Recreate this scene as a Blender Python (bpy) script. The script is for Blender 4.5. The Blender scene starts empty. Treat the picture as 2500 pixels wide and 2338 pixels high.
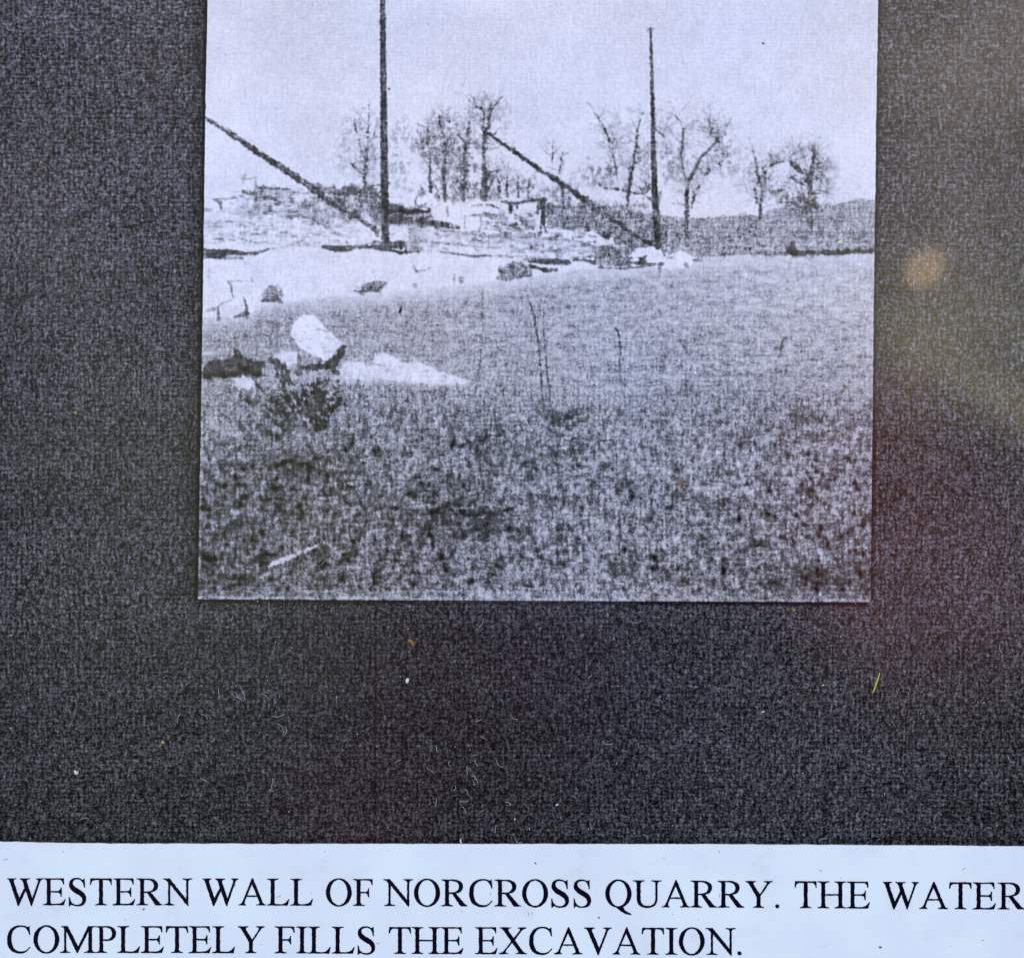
import bpy, bmesh, math, random
import numpy as np
from mathutils import Vector

# ------------------------------------------------------------------ units
# one unit of drawing = 0.1 mm on the sheet; the frame shows 250 x 233.8 mm of it
PX = 1e-4
CX, CY = 1250.0, 1169.0
def WX(x): return (x - CX) * PX
def WY(y): return (CY - y) * PX

scene = bpy.context.scene
col = scene.collection

# ------------------------------------------------------------------ camera
cam_d = bpy.data.cameras.new("camera")
cam = bpy.data.objects.new("camera", cam_d)
col.objects.link(cam)
CAM_H = 1.0
cam.location = (0, 0, CAM_H)
cam.rotation_euler = (0, 0, 0)
cam_d.sensor_width = 36
cam_d.lens = 36 * CAM_H / (2500 * PX)
cam_d.clip_start = 0.01
cam_d.clip_end = 100
scene.camera = cam

# ------------------------------------------------------------------ world: open sky, dark figure of the photographer and added reflection tints overhead
world = bpy.data.worlds.new("World")
scene.world = world
world.use_nodes = True
wn = world.node_tree
wn.nodes.clear()
def N(nt, t, **kw):
    n = nt.nodes.new(t)
    for k, v in kw.items():
        setattr(n, k, v)
    return n
def mth(nt, op, a, b=None, c=None, clamp=False):
    n = nt.nodes.new('ShaderNodeMath'); n.operation = op; n.use_clamp = clamp
    for i, s in enumerate((a, b, c)):
        if s is None: continue
        if isinstance(s, (int, float)): n.inputs[i].default_value = s
        else: nt.links.new(s, n.inputs[i])
    return n.outputs[0]
SUN_EL, SUN_ROT = math.radians(52), math.radians(-35)
sky = N(wn, 'ShaderNodeTexSky', sky_type='NISHITA', sun_disc=False)
sky.sun_elevation = SUN_EL
sky.sun_rotation = SUN_ROT
tc = N(wn, 'ShaderNodeTexCoord')
sep = N(wn, 'ShaderNodeSeparateXYZ')
wn.links.new(tc.outputs['Generated'], sep.inputs[0])
zc = mth(wn, 'MAXIMUM', sep.outputs[2], 0.05)
ux = mth(wn, 'MULTIPLY_ADD', mth(wn, 'DIVIDE', sep.outputs[0], zc), 1e4, CX)
uy = mth(wn, 'MULTIPLY_ADD', mth(wn, 'DIVIDE', sep.outputs[1], zc), -1e4, CY)
def bump(x, y, rx, ry, power=1.0, edge=None, rot=0.0):
    dx = mth(wn, 'SUBTRACT', ux, x); dy = mth(wn, 'SUBTRACT', uy, y)
    c, s = math.cos(rot), math.sin(rot)
    a = mth(wn, 'ADD', mth(wn, 'MULTIPLY', dx, c), mth(wn, 'MULTIPLY', dy, s))
    b = mth(wn, 'SUBTRACT', mth(wn, 'MULTIPLY', dy, c), mth(wn, 'MULTIPLY', dx, s))
    a = mth(wn, 'DIVIDE', a, rx); b = mth(wn, 'DIVIDE', b, ry)
    r2 = mth(wn, 'ADD', mth(wn, 'MULTIPLY', a, a), mth(wn, 'MULTIPLY', b, b))
    if edge:
        return mth(wn, 'DIVIDE', mth(wn, 'SUBTRACT', 1.0, r2, clamp=True), edge, clamp=True)
    return mth(wn, 'EXPONENT', mth(wn, 'MULTIPLY', r2, -power))
# soft colour patches added overhead, laid out only to tint the laminate's reflections
wnoise = N(wn, 'ShaderNodeTexNoise'); wnoise.inputs['Scale'].default_value = 26.0; wnoise.inputs['Detail'].default_value = 3.0
wn.links.new(tc.outputs['Generated'], wnoise.inputs['Vector'])
nz = mth(wn, 'MULTIPLY_ADD', wnoise.outputs[0], 1.6, 0.2)
overhead = [
    (250, 250, 1000, 800, None, (0.34, 0.31, 0.33)),
    (200, 1250, 600, 900, None, (0.10, 0.12, 0.10)),
    (2440, 120, 440, 560, None, (1.9, 1.6, 1.3)),
    (2360, 780, 400, 200, None, (1.15, 1.1, 0.70)),
    (2490, 1000, 240, 60, None, (0.9, 0.8, 0.40)),
    (2110, 1170, 240, 360, None, (0.55, 0.09, 0.05)),
    (2340, 1420, 320, 260, None, (0.62, 0.22, 0.24)),
    (1180, 1620, 420, 330, None, (0.15, 0.03, 0.10)),
    (1400, 1050, 420, 380, None, (0.0, 0.12, 0.30)),
    (860, 2000, 200, 160, None, (0.18, 0.04, 0.12)),
    (1900, 1800, 700, 400, None, (0.0, 0.03, 0.08)),
    (650, 1250, 420, 420, None, (0.30, 0.31, 0.16)),
    (2258, 655, 52, 68, 0.7, (2.5, 1.65, 0.8)),
]
acc = None
for i, (x, y, rx, ry, e, c) in enumerate(overhead):
    f = bump(x, y, rx, ry, edge=e, rot=(0.75 if e else (0.55 if ry == 60 else 0.0)))
    f = mth(wn, 'MULTIPLY', f, nz)
    sc = N(wn, 'ShaderNodeVectorMath', operation='SCALE')
    sc.inputs[0].default_value = c
    wn.links.new(f, sc.inputs['Scale'])
    if acc is None: acc = sc.outputs[0]
    else:
        ad = N(wn, 'ShaderNodeVectorMath', operation='ADD')
        wn.links.new(acc, ad.inputs[0]); wn.links.new(sc.outputs[0], ad.inputs[1]); acc = ad.outputs[0]
# the dark figure overhead hides the sky in a cone around the zenith
hole = N(wn, 'ShaderNodeMapRange'); hole.interpolation_type = 'SMOOTHSTEP'
wn.links.new(sep.outputs[2], hole.inputs['Value'])
hole.inputs['From Min'].default_value = 0.984; hole.inputs['From Max'].default_value = 0.93
hole.inputs['To Min'].default_value = 0.03; hole.inputs['To Max'].default_value = 1.0
up = mth(wn, 'GREATER_THAN', sep.outputs[2], 0.9)
skm = N(wn, 'ShaderNodeVectorMath', operation='SCALE')
wn.links.new(sky.outputs[0], skm.inputs[0]); wn.links.new(hole.outputs[0], skm.inputs['Scale'])
acm = N(wn, 'ShaderNodeVectorMath', operation='SCALE')
wn.links.new(acc, acm.inputs[0]); wn.links.new(up, acm.inputs['Scale'])
bg1 = N(wn, 'ShaderNodeBackground'); bg1.inputs['Strength'].default_value = 0.15
bg2 = N(wn, 'ShaderNodeBackground'); bg2.inputs['Strength'].default_value = 1.0
wn.links.new(skm.outputs[0], bg1.inputs[0]); wn.links.new(acm.outputs[0], bg2.inputs[0])
add = N(wn, 'ShaderNodeAddShader'); wo = N(wn, 'ShaderNodeOutputWorld')
wn.links.new(bg1.outputs[0], add.inputs[0]); wn.links.new(bg2.outputs[0], add.inputs[1])
wn.links.new(add.outputs[0], wo.inputs[0])

sun_d = bpy.data.lights.new("sun", 'SUN')
sun_d.energy = 1.2; sun_d.angle = math.radians(14); sun_d.color = (0.88, 0.97, 1.0)
sun = bpy.data.objects.new("sun", sun_d); col.objects.link(sun)
sdir = Vector((math.cos(SUN_EL) * math.sin(-SUN_ROT) * -1, math.cos(SUN_EL) * math.cos(SUN_ROT), math.sin(SUN_EL)))
sun.location = sdir
sun.rotation_euler = sdir.to_track_quat('Z', 'Y').to_euler()

scene.view_settings.view_transform = 'Standard'
scene.view_settings.look = 'None'
scene.view_settings.gamma = 1
scene.view_settings.exposure = 0.47
try: scene.view_settings.use_curve_mapping = False
except Exception: pass

# ------------------------------------------------------------------ helpers
def tag(o, label=None, cat=None, group=None, kind=None):
    if label: o['label'] = label
    if cat: o['category'] = cat
    if group: o['group'] = group
    if kind: o['kind'] = kind
    return o
def empty(name, loc=(0, 0, 0)):
    o = bpy.data.objects.new(name, None); o.empty_display_size = 0.01
    col.objects.link(o); o.location = loc
    return o
def link_mesh(name, me, mat, parent=None):
    o = bpy.data.objects.new(name, me); col.objects.link(o)
    if mat: me.materials.append(mat)
    if parent: o.parent = parent
    return o

# ------------------------------------------------------------------ materials
def print_material(name, noise_gain=1.0, lo_a=0.05, lo_b=0.4, weave=1.0, cmin=0.80, cmax=1.09):
    """laminated photocopy: toner density comes from the 'tone' attribute, toner grain is procedural"""
    m = bpy.data.materials.new(name); m.use_nodes = True
    nt = m.node_tree; nt.nodes.clear()
    out = N(nt, 'ShaderNodeOutputMaterial'); bs = N(nt, 'ShaderNodeBsdfPrincipled')
    nt.links.new(bs.outputs[0], out.inputs[0])
    at = N(nt, 'ShaderNodeAttribute'); at.attribute_name = 'tone'
    geo = N(nt, 'ShaderNodeNewGeometry')
    sp = N(nt, 'ShaderNodeSeparateXYZ'); nt.links.new(geo.outputs['Position'], sp.inputs[0])
    x = mth(nt, 'MULTIPLY', sp.outputs[0], 1e4); y = mth(nt, 'MULTIPLY', sp.outputs[1], 1e4)
    def noise(sx, sy, seed, detail=1.0, rough=0.5):
        cb = N(nt, 'ShaderNodeCombineXYZ')
        nt.links.new(mth(nt, 'DIVIDE', x, sx), cb.inputs[0]); nt.links.new(mth(nt, 'DIVIDE', y, sy), cb.inputs[1])
        cb.inputs[2].default_value = seed
        n = N(nt, 'ShaderNodeTexNoise'); n.inputs['Scale'].default_value = 1.0
        n.inputs['Detail'].default_value = detail; n.inputs['Roughness'].default_value = rough
        nt.links.new(cb.outputs[0], n.inputs['Vector'])
        return mth(nt, 'MULTIPLY', mth(nt, 'SUBTRACT', n.outputs[0], 0.5), 2.0), n
    iso, _ = noise(5.5, 5.5, 1.3, 2.0, 0.6)
    ver, _ = noise(5.0, 19.0, 7.7)
    hor, _ = noise(19.0, 4.6, 3.1)
    big, _ = noise(60.0, 60.0, 9.2, 3.0, 0.6)
    fib, _ = noise(9.0, 9.0, 17.0, 1.0)
    n = mth(nt, 'ADD', mth(nt, 'MULTIPLY', iso, 1.05), mth(nt, 'MULTIPLY', ver, 0.55 * weave))
    n = mth(nt, 'ADD', n, mth(nt, 'MULTIPLY', hor, 0.48 * weave))
    n = mth(nt, 'ADD', n, mth(nt, 'MULTIPLY', fib, 0.35))
    thx = mth(nt, 'SINE', mth(nt, 'MULTIPLY', x, 2 * math.pi / 12.7)); thy = mth(nt, 'SINE', mth(nt, 'MULTIPLY', y, 2 * math.pi / 12.1))
    wv, _ = noise(40.0, 40.0, 21.0, 1.0)
    n = mth(nt, 'ADD', n, mth(nt, 'MULTIPLY', mth(nt, 'ADD', thx, thy), mth(nt, 'MULTIPLY_ADD', wv, 0.10 * weave, 0.05 * weave)))
    # halftone screen, strongest in the light tones
    sxx = mth(nt, 'SINE', mth(nt, 'MULTIPLY', x, 2 * math.pi / 6.3)); syy = mth(nt, 'SINE', mth(nt, 'MULTIPLY', y, 2 * math.pi / 6.3))
    dots = mth(nt, 'MULTIPLY', sxx, syy)
    grid = mth(nt, 'MULTIPLY', mth(nt, 'ADD', sxx, syy), 0.5)
    sel, _ = noise(170.0, 120.0, 5.0, 1.0)
    selp = mth(nt, 'MULTIPLY_ADD', sel, 3.0, 0.5, clamp=True)
    mix = mth(nt, 'ADD', mth(nt, 'MULTIPLY', dots, selp), mth(nt, 'MULTIPLY', grid, mth(nt, 'SUBTRACT', 1.0, selp)))
    v = at.outputs['Fac']
    # grain amplitude falls off in the whites
    amp = N(nt, 'ShaderNodeMapRange'); nt.links.new(v, amp.inputs['Value'])
    amp.inputs['From Min'].default_value = 0.45; amp.inputs['From Max'].default_value = 0.76
    amp.inputs['To Min'].default_value = 0.56 * noise_gain; amp.inputs['To Max'].default_value = 0.10 * noise_gain
    lo = N(nt, 'ShaderNodeMapRange'); nt.links.new(v, lo.inputs['Value'])
    lo.inputs['From Min'].default_value = lo_a; lo.inputs['From Max'].default_value = lo_b
    lo.inputs['To Min'].default_value = 0.25; lo.inputs['To Max'].default_value = 1.0
    ht = N(nt, 'ShaderNodeMapRange'); nt.links.new(v, ht.inputs['Value'])
    ht.inputs['From Min'].default_value = 0.45; ht.inputs['From Max'].default_value = 0.75
    ht.inputs['To Min'].default_value = 0.0; ht.inputs['To Max'].default_value = 0.022
    a = mth(nt, 'MULTIPLY', amp.outputs[0], lo.outputs[0])
    v2 = mth(nt, 'ADD', v, mth(nt, 'MULTIPLY', n, a))
    v2 = mth(nt, 'ADD', v2, mth(nt, 'MULTIPLY', mix, ht.outputs[0]))
    v2 = mth(nt, 'ADD', v2, mth(nt, 'MULTIPLY', big, 0.045))
    v2 = mth(nt, 'MINIMUM', mth(nt, 'MAXIMUM', v2, 0.035), 0.9)
    lin = mth(nt, 'MULTIPLY', mth(nt, 'POWER', v2, 2.2), 1.12)
    cr = N(nt, 'ShaderNodeCombineColor')
    # slight cold/warm drift of the copier paper and toner
    tint, _ = noise(8.0, 8.0, 33.0, 1.0)
    tl, _ = noise(420.0, 420.0, 41.0, 1.0)
    t = mth(nt, 'ADD', mth(nt, 'MULTIPLY', tint, 0.08), mth(nt, 'MULTIPLY', tl, 0.06))
    # thick toner is a warm brown black, thin toner and paper are cold
    cold = N(nt, 'ShaderNodeMapRange'); nt.links.new(v2, cold.inputs['Value'])
    cold.inputs['From Min'].default_value = 0.12; cold.inputs['From Max'].default_value = 0.42
    cold.inputs['To Min'].default_value = cmin; cold.inputs['To Max'].default_value = cmax
    nt.links.new(mth(nt, 'MULTIPLY', lin, mth(nt, 'ADD', 1.03, t)), cr.inputs[0])
    nt.links.new(mth(nt, 'MULTIPLY', lin, 0.925), cr.inputs[1])
    nt.links.new(mth(nt, 'MULTIPLY', lin, mth(nt, 'SUBTRACT', cold.outputs[0], t)), cr.inputs[2])
    nt.links.new(cr.outputs[0], bs.inputs['Base Color'])
    bs.inputs['Roughness'].default_value = 0.75
    bs.inputs['Specular IOR Level'].default_value = 0.0
    bs.inputs['Coat Weight'].default_value = 1.0
    bs.inputs['Coat Roughness'].default_value = 0.022
    return m

def paper_material():
    m = bpy.data.materials.new('caption_paper'); m.use_nodes = True
    nt = m.node_tree; bs = nt.nodes['Principled BSDF']
    geo = N(nt, 'ShaderNodeNewGeometry')
    def nz_(scale, detail, off):
        mp = N(nt, 'ShaderNodeMapping'); mp.inputs['Location'].default_value = (off, off, off)
        nt.links.new(geo.outputs['Position'], mp.inputs[0])
        n = N(nt, 'ShaderNodeTexNoise'); n.inputs['Scale'].default_value = scale; n.inputs['Detail'].default_value = detail
        nt.links.new(mp.outputs[0], n.inputs['Vector']); return n.outputs[0]
    def rmp(sock, a, b, lo, hi):
        r = N(nt, 'ShaderNodeMapRange'); nt.links.new(sock, r.inputs[0])
        r.inputs[1].default_value = a; r.inputs[2].default_value = b; r.inputs[3].default_value = lo; r.inputs[4].default_value = hi
        return r.outputs[0]
    broad = rmp(nz_(45, 3, 0), .35, .7, 0, 1)
    smud = rmp(nz_(140, 4, 3), .56, .74, 0, 1)
    fine = rmp(nz_(2600, 2, 7), .3, .7, -1, 1)
    base = mth(nt, 'MULTIPLY_ADD', fine, 0.014, 0.80)
    base = mth(nt, 'SUBTRACT', base, mth(nt, 'MULTIPLY', broad, 0.05))
    base = mth(nt, 'SUBTRACT', base, mth(nt, 'MULTIPLY', smud, 0.05))
    cr = N(nt, 'ShaderNodeCombineColor')
    nt.links.new(mth(nt, 'MULTIPLY', base, 0.985), cr.inputs[0])
    nt.links.new(mth(nt, 'SUBTRACT', base, mth(nt, 'MULTIPLY', broad, 0.025)), cr.inputs[1])
    nt.links.new(mth(nt, 'MULTIPLY', base, 1.0), cr.inputs[2])
    nt.links.new(cr.outputs[0], bs.inputs['Base Color'])
    bs.inputs['Roughness'].default_value = 0.8; bs.inputs['Specular IOR Level'].default_value = 0.0
    bs.inputs['Coat Weight'].default_value = 1.0; bs.inputs['Coat Roughness'].default_value = 0.022
    return m

def simple_material(name, color, rough=0.6, var=0.25, scale=4000, spec=0.3, coat=0.0):
    m = bpy.data.materials.new(name); m.use_nodes = True
    nt = m.node_tree; bs = nt.nodes['Principled BSDF']
    geo = N(nt, 'ShaderNodeNewGeometry')
    n = N(nt, 'ShaderNodeTexNoise'); n.inputs['Scale'].default_value = scale; n.inputs['Detail'].default_value = 2
    nt.links.new(geo.outputs['Position'], n.inputs['Vector'])
    f = mth(nt, 'MULTIPLY_ADD', mth(nt, 'SUBTRACT', n.outputs[0], 0.5), 2 * var, 1.0)
    sc = N(nt, 'ShaderNodeVectorMath', operation='SCALE'); sc.inputs[0].default_value = color
    nt.links.new(f, sc.inputs['Scale']); nt.links.new(sc.outputs[0], bs.inputs['Base Color'])
    bs.inputs['Roughness'].default_value = rough; bs.inputs['Specular IOR Level'].default_value = spec
    bs.inputs['Coat Weight'].default_value = coat; bs.inputs['Coat Roughness'].default_value = 0.022
    return m

MAT_PRINT = print_material('mount_toner', 1.0)
MAT_PHOTO = print_material('photo_toner', 0.92, 0.22, 0.52, 0.9, 0.70, 0.985)
MAT_PAPER = paper_material()
MAT_INK = simple_material('caption_ink', (0.0035, 0.0022, 0.008), 0.6, 0.5, 2500, 0.0, 1.0)
MAT_BOARD = simple_material('backing_board_grey', (0.30, 0.30, 0.31), 0.7, 0.15, 300)

# PICTURE BEGIN ------------------------------------------------------
# the printed picture is drawn stroke by stroke on a fine lattice (2 units per cell)
rng = np.random.RandomState(11)
PX0, PY0, CELL = 470, -6, 2.0
GW, GH = 845, 744
gx = PX0 + (np.arange(GW) + 0.5) * CELL
gy = PY0 + (np.arange(GH) + 0.5) * CELL
XX, YY = np.meshgrid(gx, gy)
T = np.full((GH, GW), 0.83); ID = np.zeros((GH, GW), np.int32)
NAMES = []
def new_id(name, label=None):
    NAMES.append((name, label)); return len(NAMES) - 1
def blur(a, sx, sy):
    for ax, s in ((1, sx), (0, sy)):
        if s <= 0: continue
        r = max(1, int(3 * s)); k = np.exp(-0.5 * (np.arange(-r, r + 1) / s) ** 2); k /= k.sum()
        pad = [(0, 0), (0, 0)]; pad[ax] = (r, r)
        b = np.pad(a, pad, mode='wrap'); o = np.zeros_like(a); n = a.shape[ax]
        for i, w in enumerate(k):
            o += w * (b[:, i:i + n] if ax == 1 else b[i:i + n, :])
        a = o
    return a
def field(sx, sy, seed):
    r = np.random.RandomState(seed); f = blur(r.randn(GH, GW), sx / CELL, sy / CELL)
    return (f - f.mean()) / f.std()
F_MED = field(5, 5, 1); F_VER = field(2.6, 8, 2); F_HOR = field(9, 2.4, 3); F_BIG = field(22, 16, 4); F_FINE = field(2.2, 2.2, 5); F_HUGE = field(70, 50, 6)
MOT = 0.55 * F_MED + 0.45 * F_VER + 0.3 * F_HOR + 0.35 * F_BIG
MOT /= MOT.std()
class Fr:
    def __init__(s, ox, oy, k): s.ox, s.oy, s.k = ox, oy, k
    def __call__(s, pts): return [(s.ox + p[0] / s.k, s.oy + p[1] / s.k) for p in pts]
A = Fr(450, 200, 3.313); B = Fr(1000, 200, 3.313); Cc = Fr(1560, 200, 3.313)
D = Fr(450, 650, 2.651); E = Fr(1150, 650, 2.651); F = Fr(450, 1000, 2.651); G = Fr(1150, 1000, 2.651); H = Fr(1700, 650, 2.065)
S = Fr(0, 0, 1)
def poly(fr, pts, v, a=1.0, mot=0.0, soft=2.0, pid=None, ragged=2.0):
    P = fr(pts); xs = [p[0] for p in P]; ys = [p[1] for p in P]
    m = 14
    i0 = max(0, int((min(xs) - m - PX0) / CELL)); i1 = min(GW, int((max(xs) + m - PX0) / CELL) + 1)
    j0 = max(0, int((min(ys) - m - PY0) / CELL)); j1 = min(GH, int((max(ys) + m - PY0) / CELL) + 1)
    if i1 <= i0 or j1 <= j0: return
    x = XX[j0:j1, i0:i1] + ragged * F_FINE[j0:j1, i0:i1]; y = YY[j0:j1, i0:i1] + ragged * F_MED[j0:j1, i0:i1]
    ins = np.zeros(x.shape, bool); d2 = np.full(x.shape, 1e9)
    n = len(P)
    for k in range(n):
        (xa, ya), (xb, yb) = P[k], P[(k + 1) % n]
        c = (ya > y) != (yb > y)
        with np.errstate(divide='ignore', invalid='ignore'):
            xi = (xb - xa) * (y - ya) / ((yb - ya) if yb != ya else 1e-9) + xa
        ins ^= c & (x < xi)
        L = (xb - xa) ** 2 + (yb - ya) ** 2 + 1e-9
        t = np.clip(((x - xa) * (xb - xa) + (y - ya) * (yb - ya)) / L, 0, 1)
        d2 = np.minimum(d2, (x - xa - t * (xb - xa)) ** 2 + (y - ya - t * (yb - ya)) ** 2)
    sd = np.sqrt(d2) * np.where(ins, 1, -1)
    cov = np.clip(sd / (2 * soft) + 0.5, 0, 1)
    w = cov * a
    tgt = v + mot * MOT[j0:j1, i0:i1]
    T[j0:j1, i0:i1] = T[j0:j1, i0:i1] * (1 - w) + tgt * w
    if pid is not None:
        ID[j0:j1, i0:i1][cov > 0.5] = pid
def ell(fr, cx, cy, rx, ry, v, a=1.0, mot=0.0, soft=2.0, pid=None, ragged=2.5, n=22):
    poly(fr, [(cx + rx * math.cos(2 * math.pi * k / n), cy + ry * math.sin(2 * math.pi * k / n)) for k in range(n)], v, a, mot, soft, pid, ragged)
def line(fr, pts, w, v, a=1.0, pid=None, soft=1.3, mot=0.05, jag=1.2, thr=0.45):
    P = fr(pts)
    W = [ww / fr.k for ww in (w if isinstance(w, (list, tuple)) else [w] * len(P))]
    for k in range(len(P) - 1):
        (xa, ya), (xb, yb) = P[k], P[k + 1]; wa, wb = W[k], W[k + 1]
        m = max(wa, wb) / 2 + 6
        i0 = max(0, int((min(xa, xb) - m - PX0) / CELL)); i1 = min(GW, int((max(xa, xb) + m - PX0) / CELL) + 1)
        j0 = max(0, int((min(ya, yb) - m - PY0) / CELL)); j1 = min(GH, int((max(ya, yb) + m - PY0) / CELL) + 1)
        if i1 <= i0 or j1 <= j0: continue
        x = XX[j0:j1, i0:i1]; y = YY[j0:j1, i0:i1]
        L = (xb - xa) ** 2 + (yb - ya) ** 2 + 1e-9
        t = np.clip(((x - xa) * (xb - xa) + (y - ya) * (yb - ya)) / L, 0, 1)
        d = np.sqrt((x - xa - t * (xb - xa)) ** 2 + (y - ya - t * (yb - ya)) ** 2)
        hw = (wa + (wb - wa) * t) / 2 + jag * F_FINE[j0:j1, i0:i1] * 0.6
        cov = np.clip((hw - d) / (2 * soft) + 0.5, 0, 1)
        ww = cov * a
        # darken only: overlapping segment ends must not double up
        tgt = v + mot * MOT[j0:j1, i0:i1]
        cur = T[j0:j1, i0:i1]; new = cur * (1 - ww) + tgt * ww
        T[j0:j1, i0:i1] = np.minimum(cur, new) if v < 0.6 else new
        if pid is not None:
            ID[j0:j1, i0:i1][cov * a > thr] = pid
def twigs(fr, limbs, n, length, v=0.5, a=0.45, pid=None, up=0.6, seed=0, w=1.9, spread=1.0):
    """fine twigs growing off the hand-placed limbs"""
    r = random.Random(seed); k = fr.k
    for _ in range(n):
        L = r.choice(limbs); i = r.randrange(len(L) - 1); t = r.random()
        x = L[i][0] + (L[i + 1][0] - L[i][0]) * t; y = L[i][1] + (L[i + 1][1] - L[i][1]) * t
        ang = math.atan2(-up, (r.random() * 2 - 1) * spread) + r.uniform(-0.5, 0.5)
        pts = [(x, y)]; ln = length * r.uniform(0.35, 1.2)
        for s in range(4):
            ang += r.uniform(-0.45, 0.45)
            x += math.cos(ang) * ln / 4; y += math.sin(ang) * ln / 4
            pts.append((x, y))
            if r.random() < 0.5:
                b = ang + r.choice((-1, 1)) * r.uniform(0.4, 1.0)
                line(fr, [(x, y), (x + math.cos(b) * ln / 4, y + math.sin(b) * ln / 4)], w * k * 0.8, v, a * r.uniform(0.3, 0.9), pid, 1.2, 0.03, 0.8, 0.3)
        line(fr, pts, [w * k * f for f in (1.2, 1.1, 1, .9, .8)], v, a * r.uniform(0.5, 1.1), pid, 1.2, 0.03, 0.8, 0.3)
def haze(fr, cx, cy, rx, ry, v, a, seed=0):
    """ink speckle of twigs too fine to resolve"""
    P = fr([(cx, cy)])[0]; rx /= fr.k; ry /= fr.k
    r2 = ((XX - P[0]) / rx) ** 2 + ((YY - P[1]) / ry) ** 2
    f = np.roll(F_MED, seed * 37, 1) * 0.7 + np.roll(F_FINE, seed * 53, 0) * 0.6 + np.roll(F_VER, seed * 19, 1) * 0.4 + 0.5 * F_BIG
    w = np.clip(1.15 - r2, 0, 1) ** 0.7 * np.clip(f * 0.7 + 0.05, 0, 1) * min(1, a * 1.35)
    T[:] = T * (1 - w) + v * w
def speck(fr, x0, y0, x1, y1, n, vlo, vhi, wmin, wmax, a=0.7, seed=1, elong=1.0, light=False):
    r = random.Random(seed)
    for _ in range(n):
        x = r.uniform(x0, x1); y = r.uniform(y0, y1); w = r.uniform(wmin, wmax)
        dx = w * elong * r.uniform(0.3, 1); dy = w * 0.3 * r.uniform(-1, 1)
        line(fr, [(x - dx, y - dy), (x + dx, y + dy)], w, r.uniform(vlo, vhi), a * r.uniform(0.5, 1), None, 1.4, 0.05, 1.8)

# --- ids of what the picture shows
I_SKY = new_id('printed_sky', 'pale halftone sky filling the upper half of the picture')
I_HILL = new_id('printed_hill', 'low grey hill along the right horizon of the picture')
I_WATER = new_id('printed_water', 'grey speckled pond water across the middle of the picture')
I_BANK = new_id('printed_bank', 'white rubble quarry bank with dark terrace lines')
I_GRASS = new_id('printed_grass', 'mottled dark grass and weeds along the bottom of the picture')

# sky
T[:] = 0.835 - 0.03 * np.exp(-((XX - 650) / 330) ** 2 - ((YY - 0) / 110) ** 2) - 0.035 * np.exp(-((XX - 2130) / 130) ** 2 - ((YY - 60) / 260) ** 2) + 0.010 * F_HUGE
T += 0.012 * np.exp(-((YY - 420) / 120) ** 2)

# hill on the right horizon
hill = [(100, 1095), (170, 1090), (400, 1100), (640, 1090), (860, 1065), (980, 1085), (1060, 1040), (1240, 1010), (1420, 1000), (1560, 1000), (1640, 975), (1950, 940), (1950, 1410), (500, 1410), (100, 1400)]
poly(Cc, hill, 0.60, 1, 0.04, 2.5, I_HILL, 2)
haze(Cc, 1300, 1200, 600, 140, 0.30, 0.22, 3)
haze(Cc, 400, 1230, 500, 140, 0.36, 0.18, 5)
speck(Cc, 150, 1200, 1890, 1330, 90, 0.32, 0.42, 14, 26, 0.5, 2)
speck(Cc, 150, 1120, 1890, 1330, 40, 0.72, 0.78, 10, 18, 0.5, 4)

# water
wl = D([(90, 345), (220, 330), (420, 312), (460, 262), (640, 225), (900, 200), (1100, 188), (1280, 172), (1480, 150), (1700, 130), (1900, 112)]) \
   + E([(170, 100), (390, 70), (560, 30), (860, 12)]) + Cc([(60, 1495), (230, 1490), (450, 1440), (500, 1404), (1240, 1402), (1950, 1388)])
poly(S, wl + [(2170, 1500), (460, 1500)], 0.66, 1, 0, 3.5, I_WATER, 3)
wm = ID == I_WATER
def wtone():
    k = np.clip((YY - 640) / 330, 0, 1)
    t = 0.70 - 0.10 * k
    t -= 0.05 * np.exp(-((XX - 950) / 330) ** 2 - ((YY - 790) / 90) ** 2)
    t += 0.02 * np.exp(-((XX - 2060) / 220) ** 2 - ((YY - 690) / 110) ** 2)
    t -= 0.04 * np.exp(-((XX - 1500) / 230) ** 2 - ((YY - 690) / 80) ** 2)
    t -= 0.06 * np.exp(-((XX - 620) / 200) ** 2 - ((YY - 790) / 70) ** 2)
    return t
wt = wtone() + 0.034 * F_HOR + 0.014 * F_MED + 0.012 * F_VER + 0.045 * field(70, 4, 21) * np.clip((YY - 780) / 200, 0, 1)
edge = np.clip((YY - np.interp(XX, [p[0] for p in wl], [p[1] for p in wl])) / 45, 0, 1)
wt = wt * edge + (0.79 + 0.02 * F_MED) * (1 - edge)
T = np.where(wm, wt, T)

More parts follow.
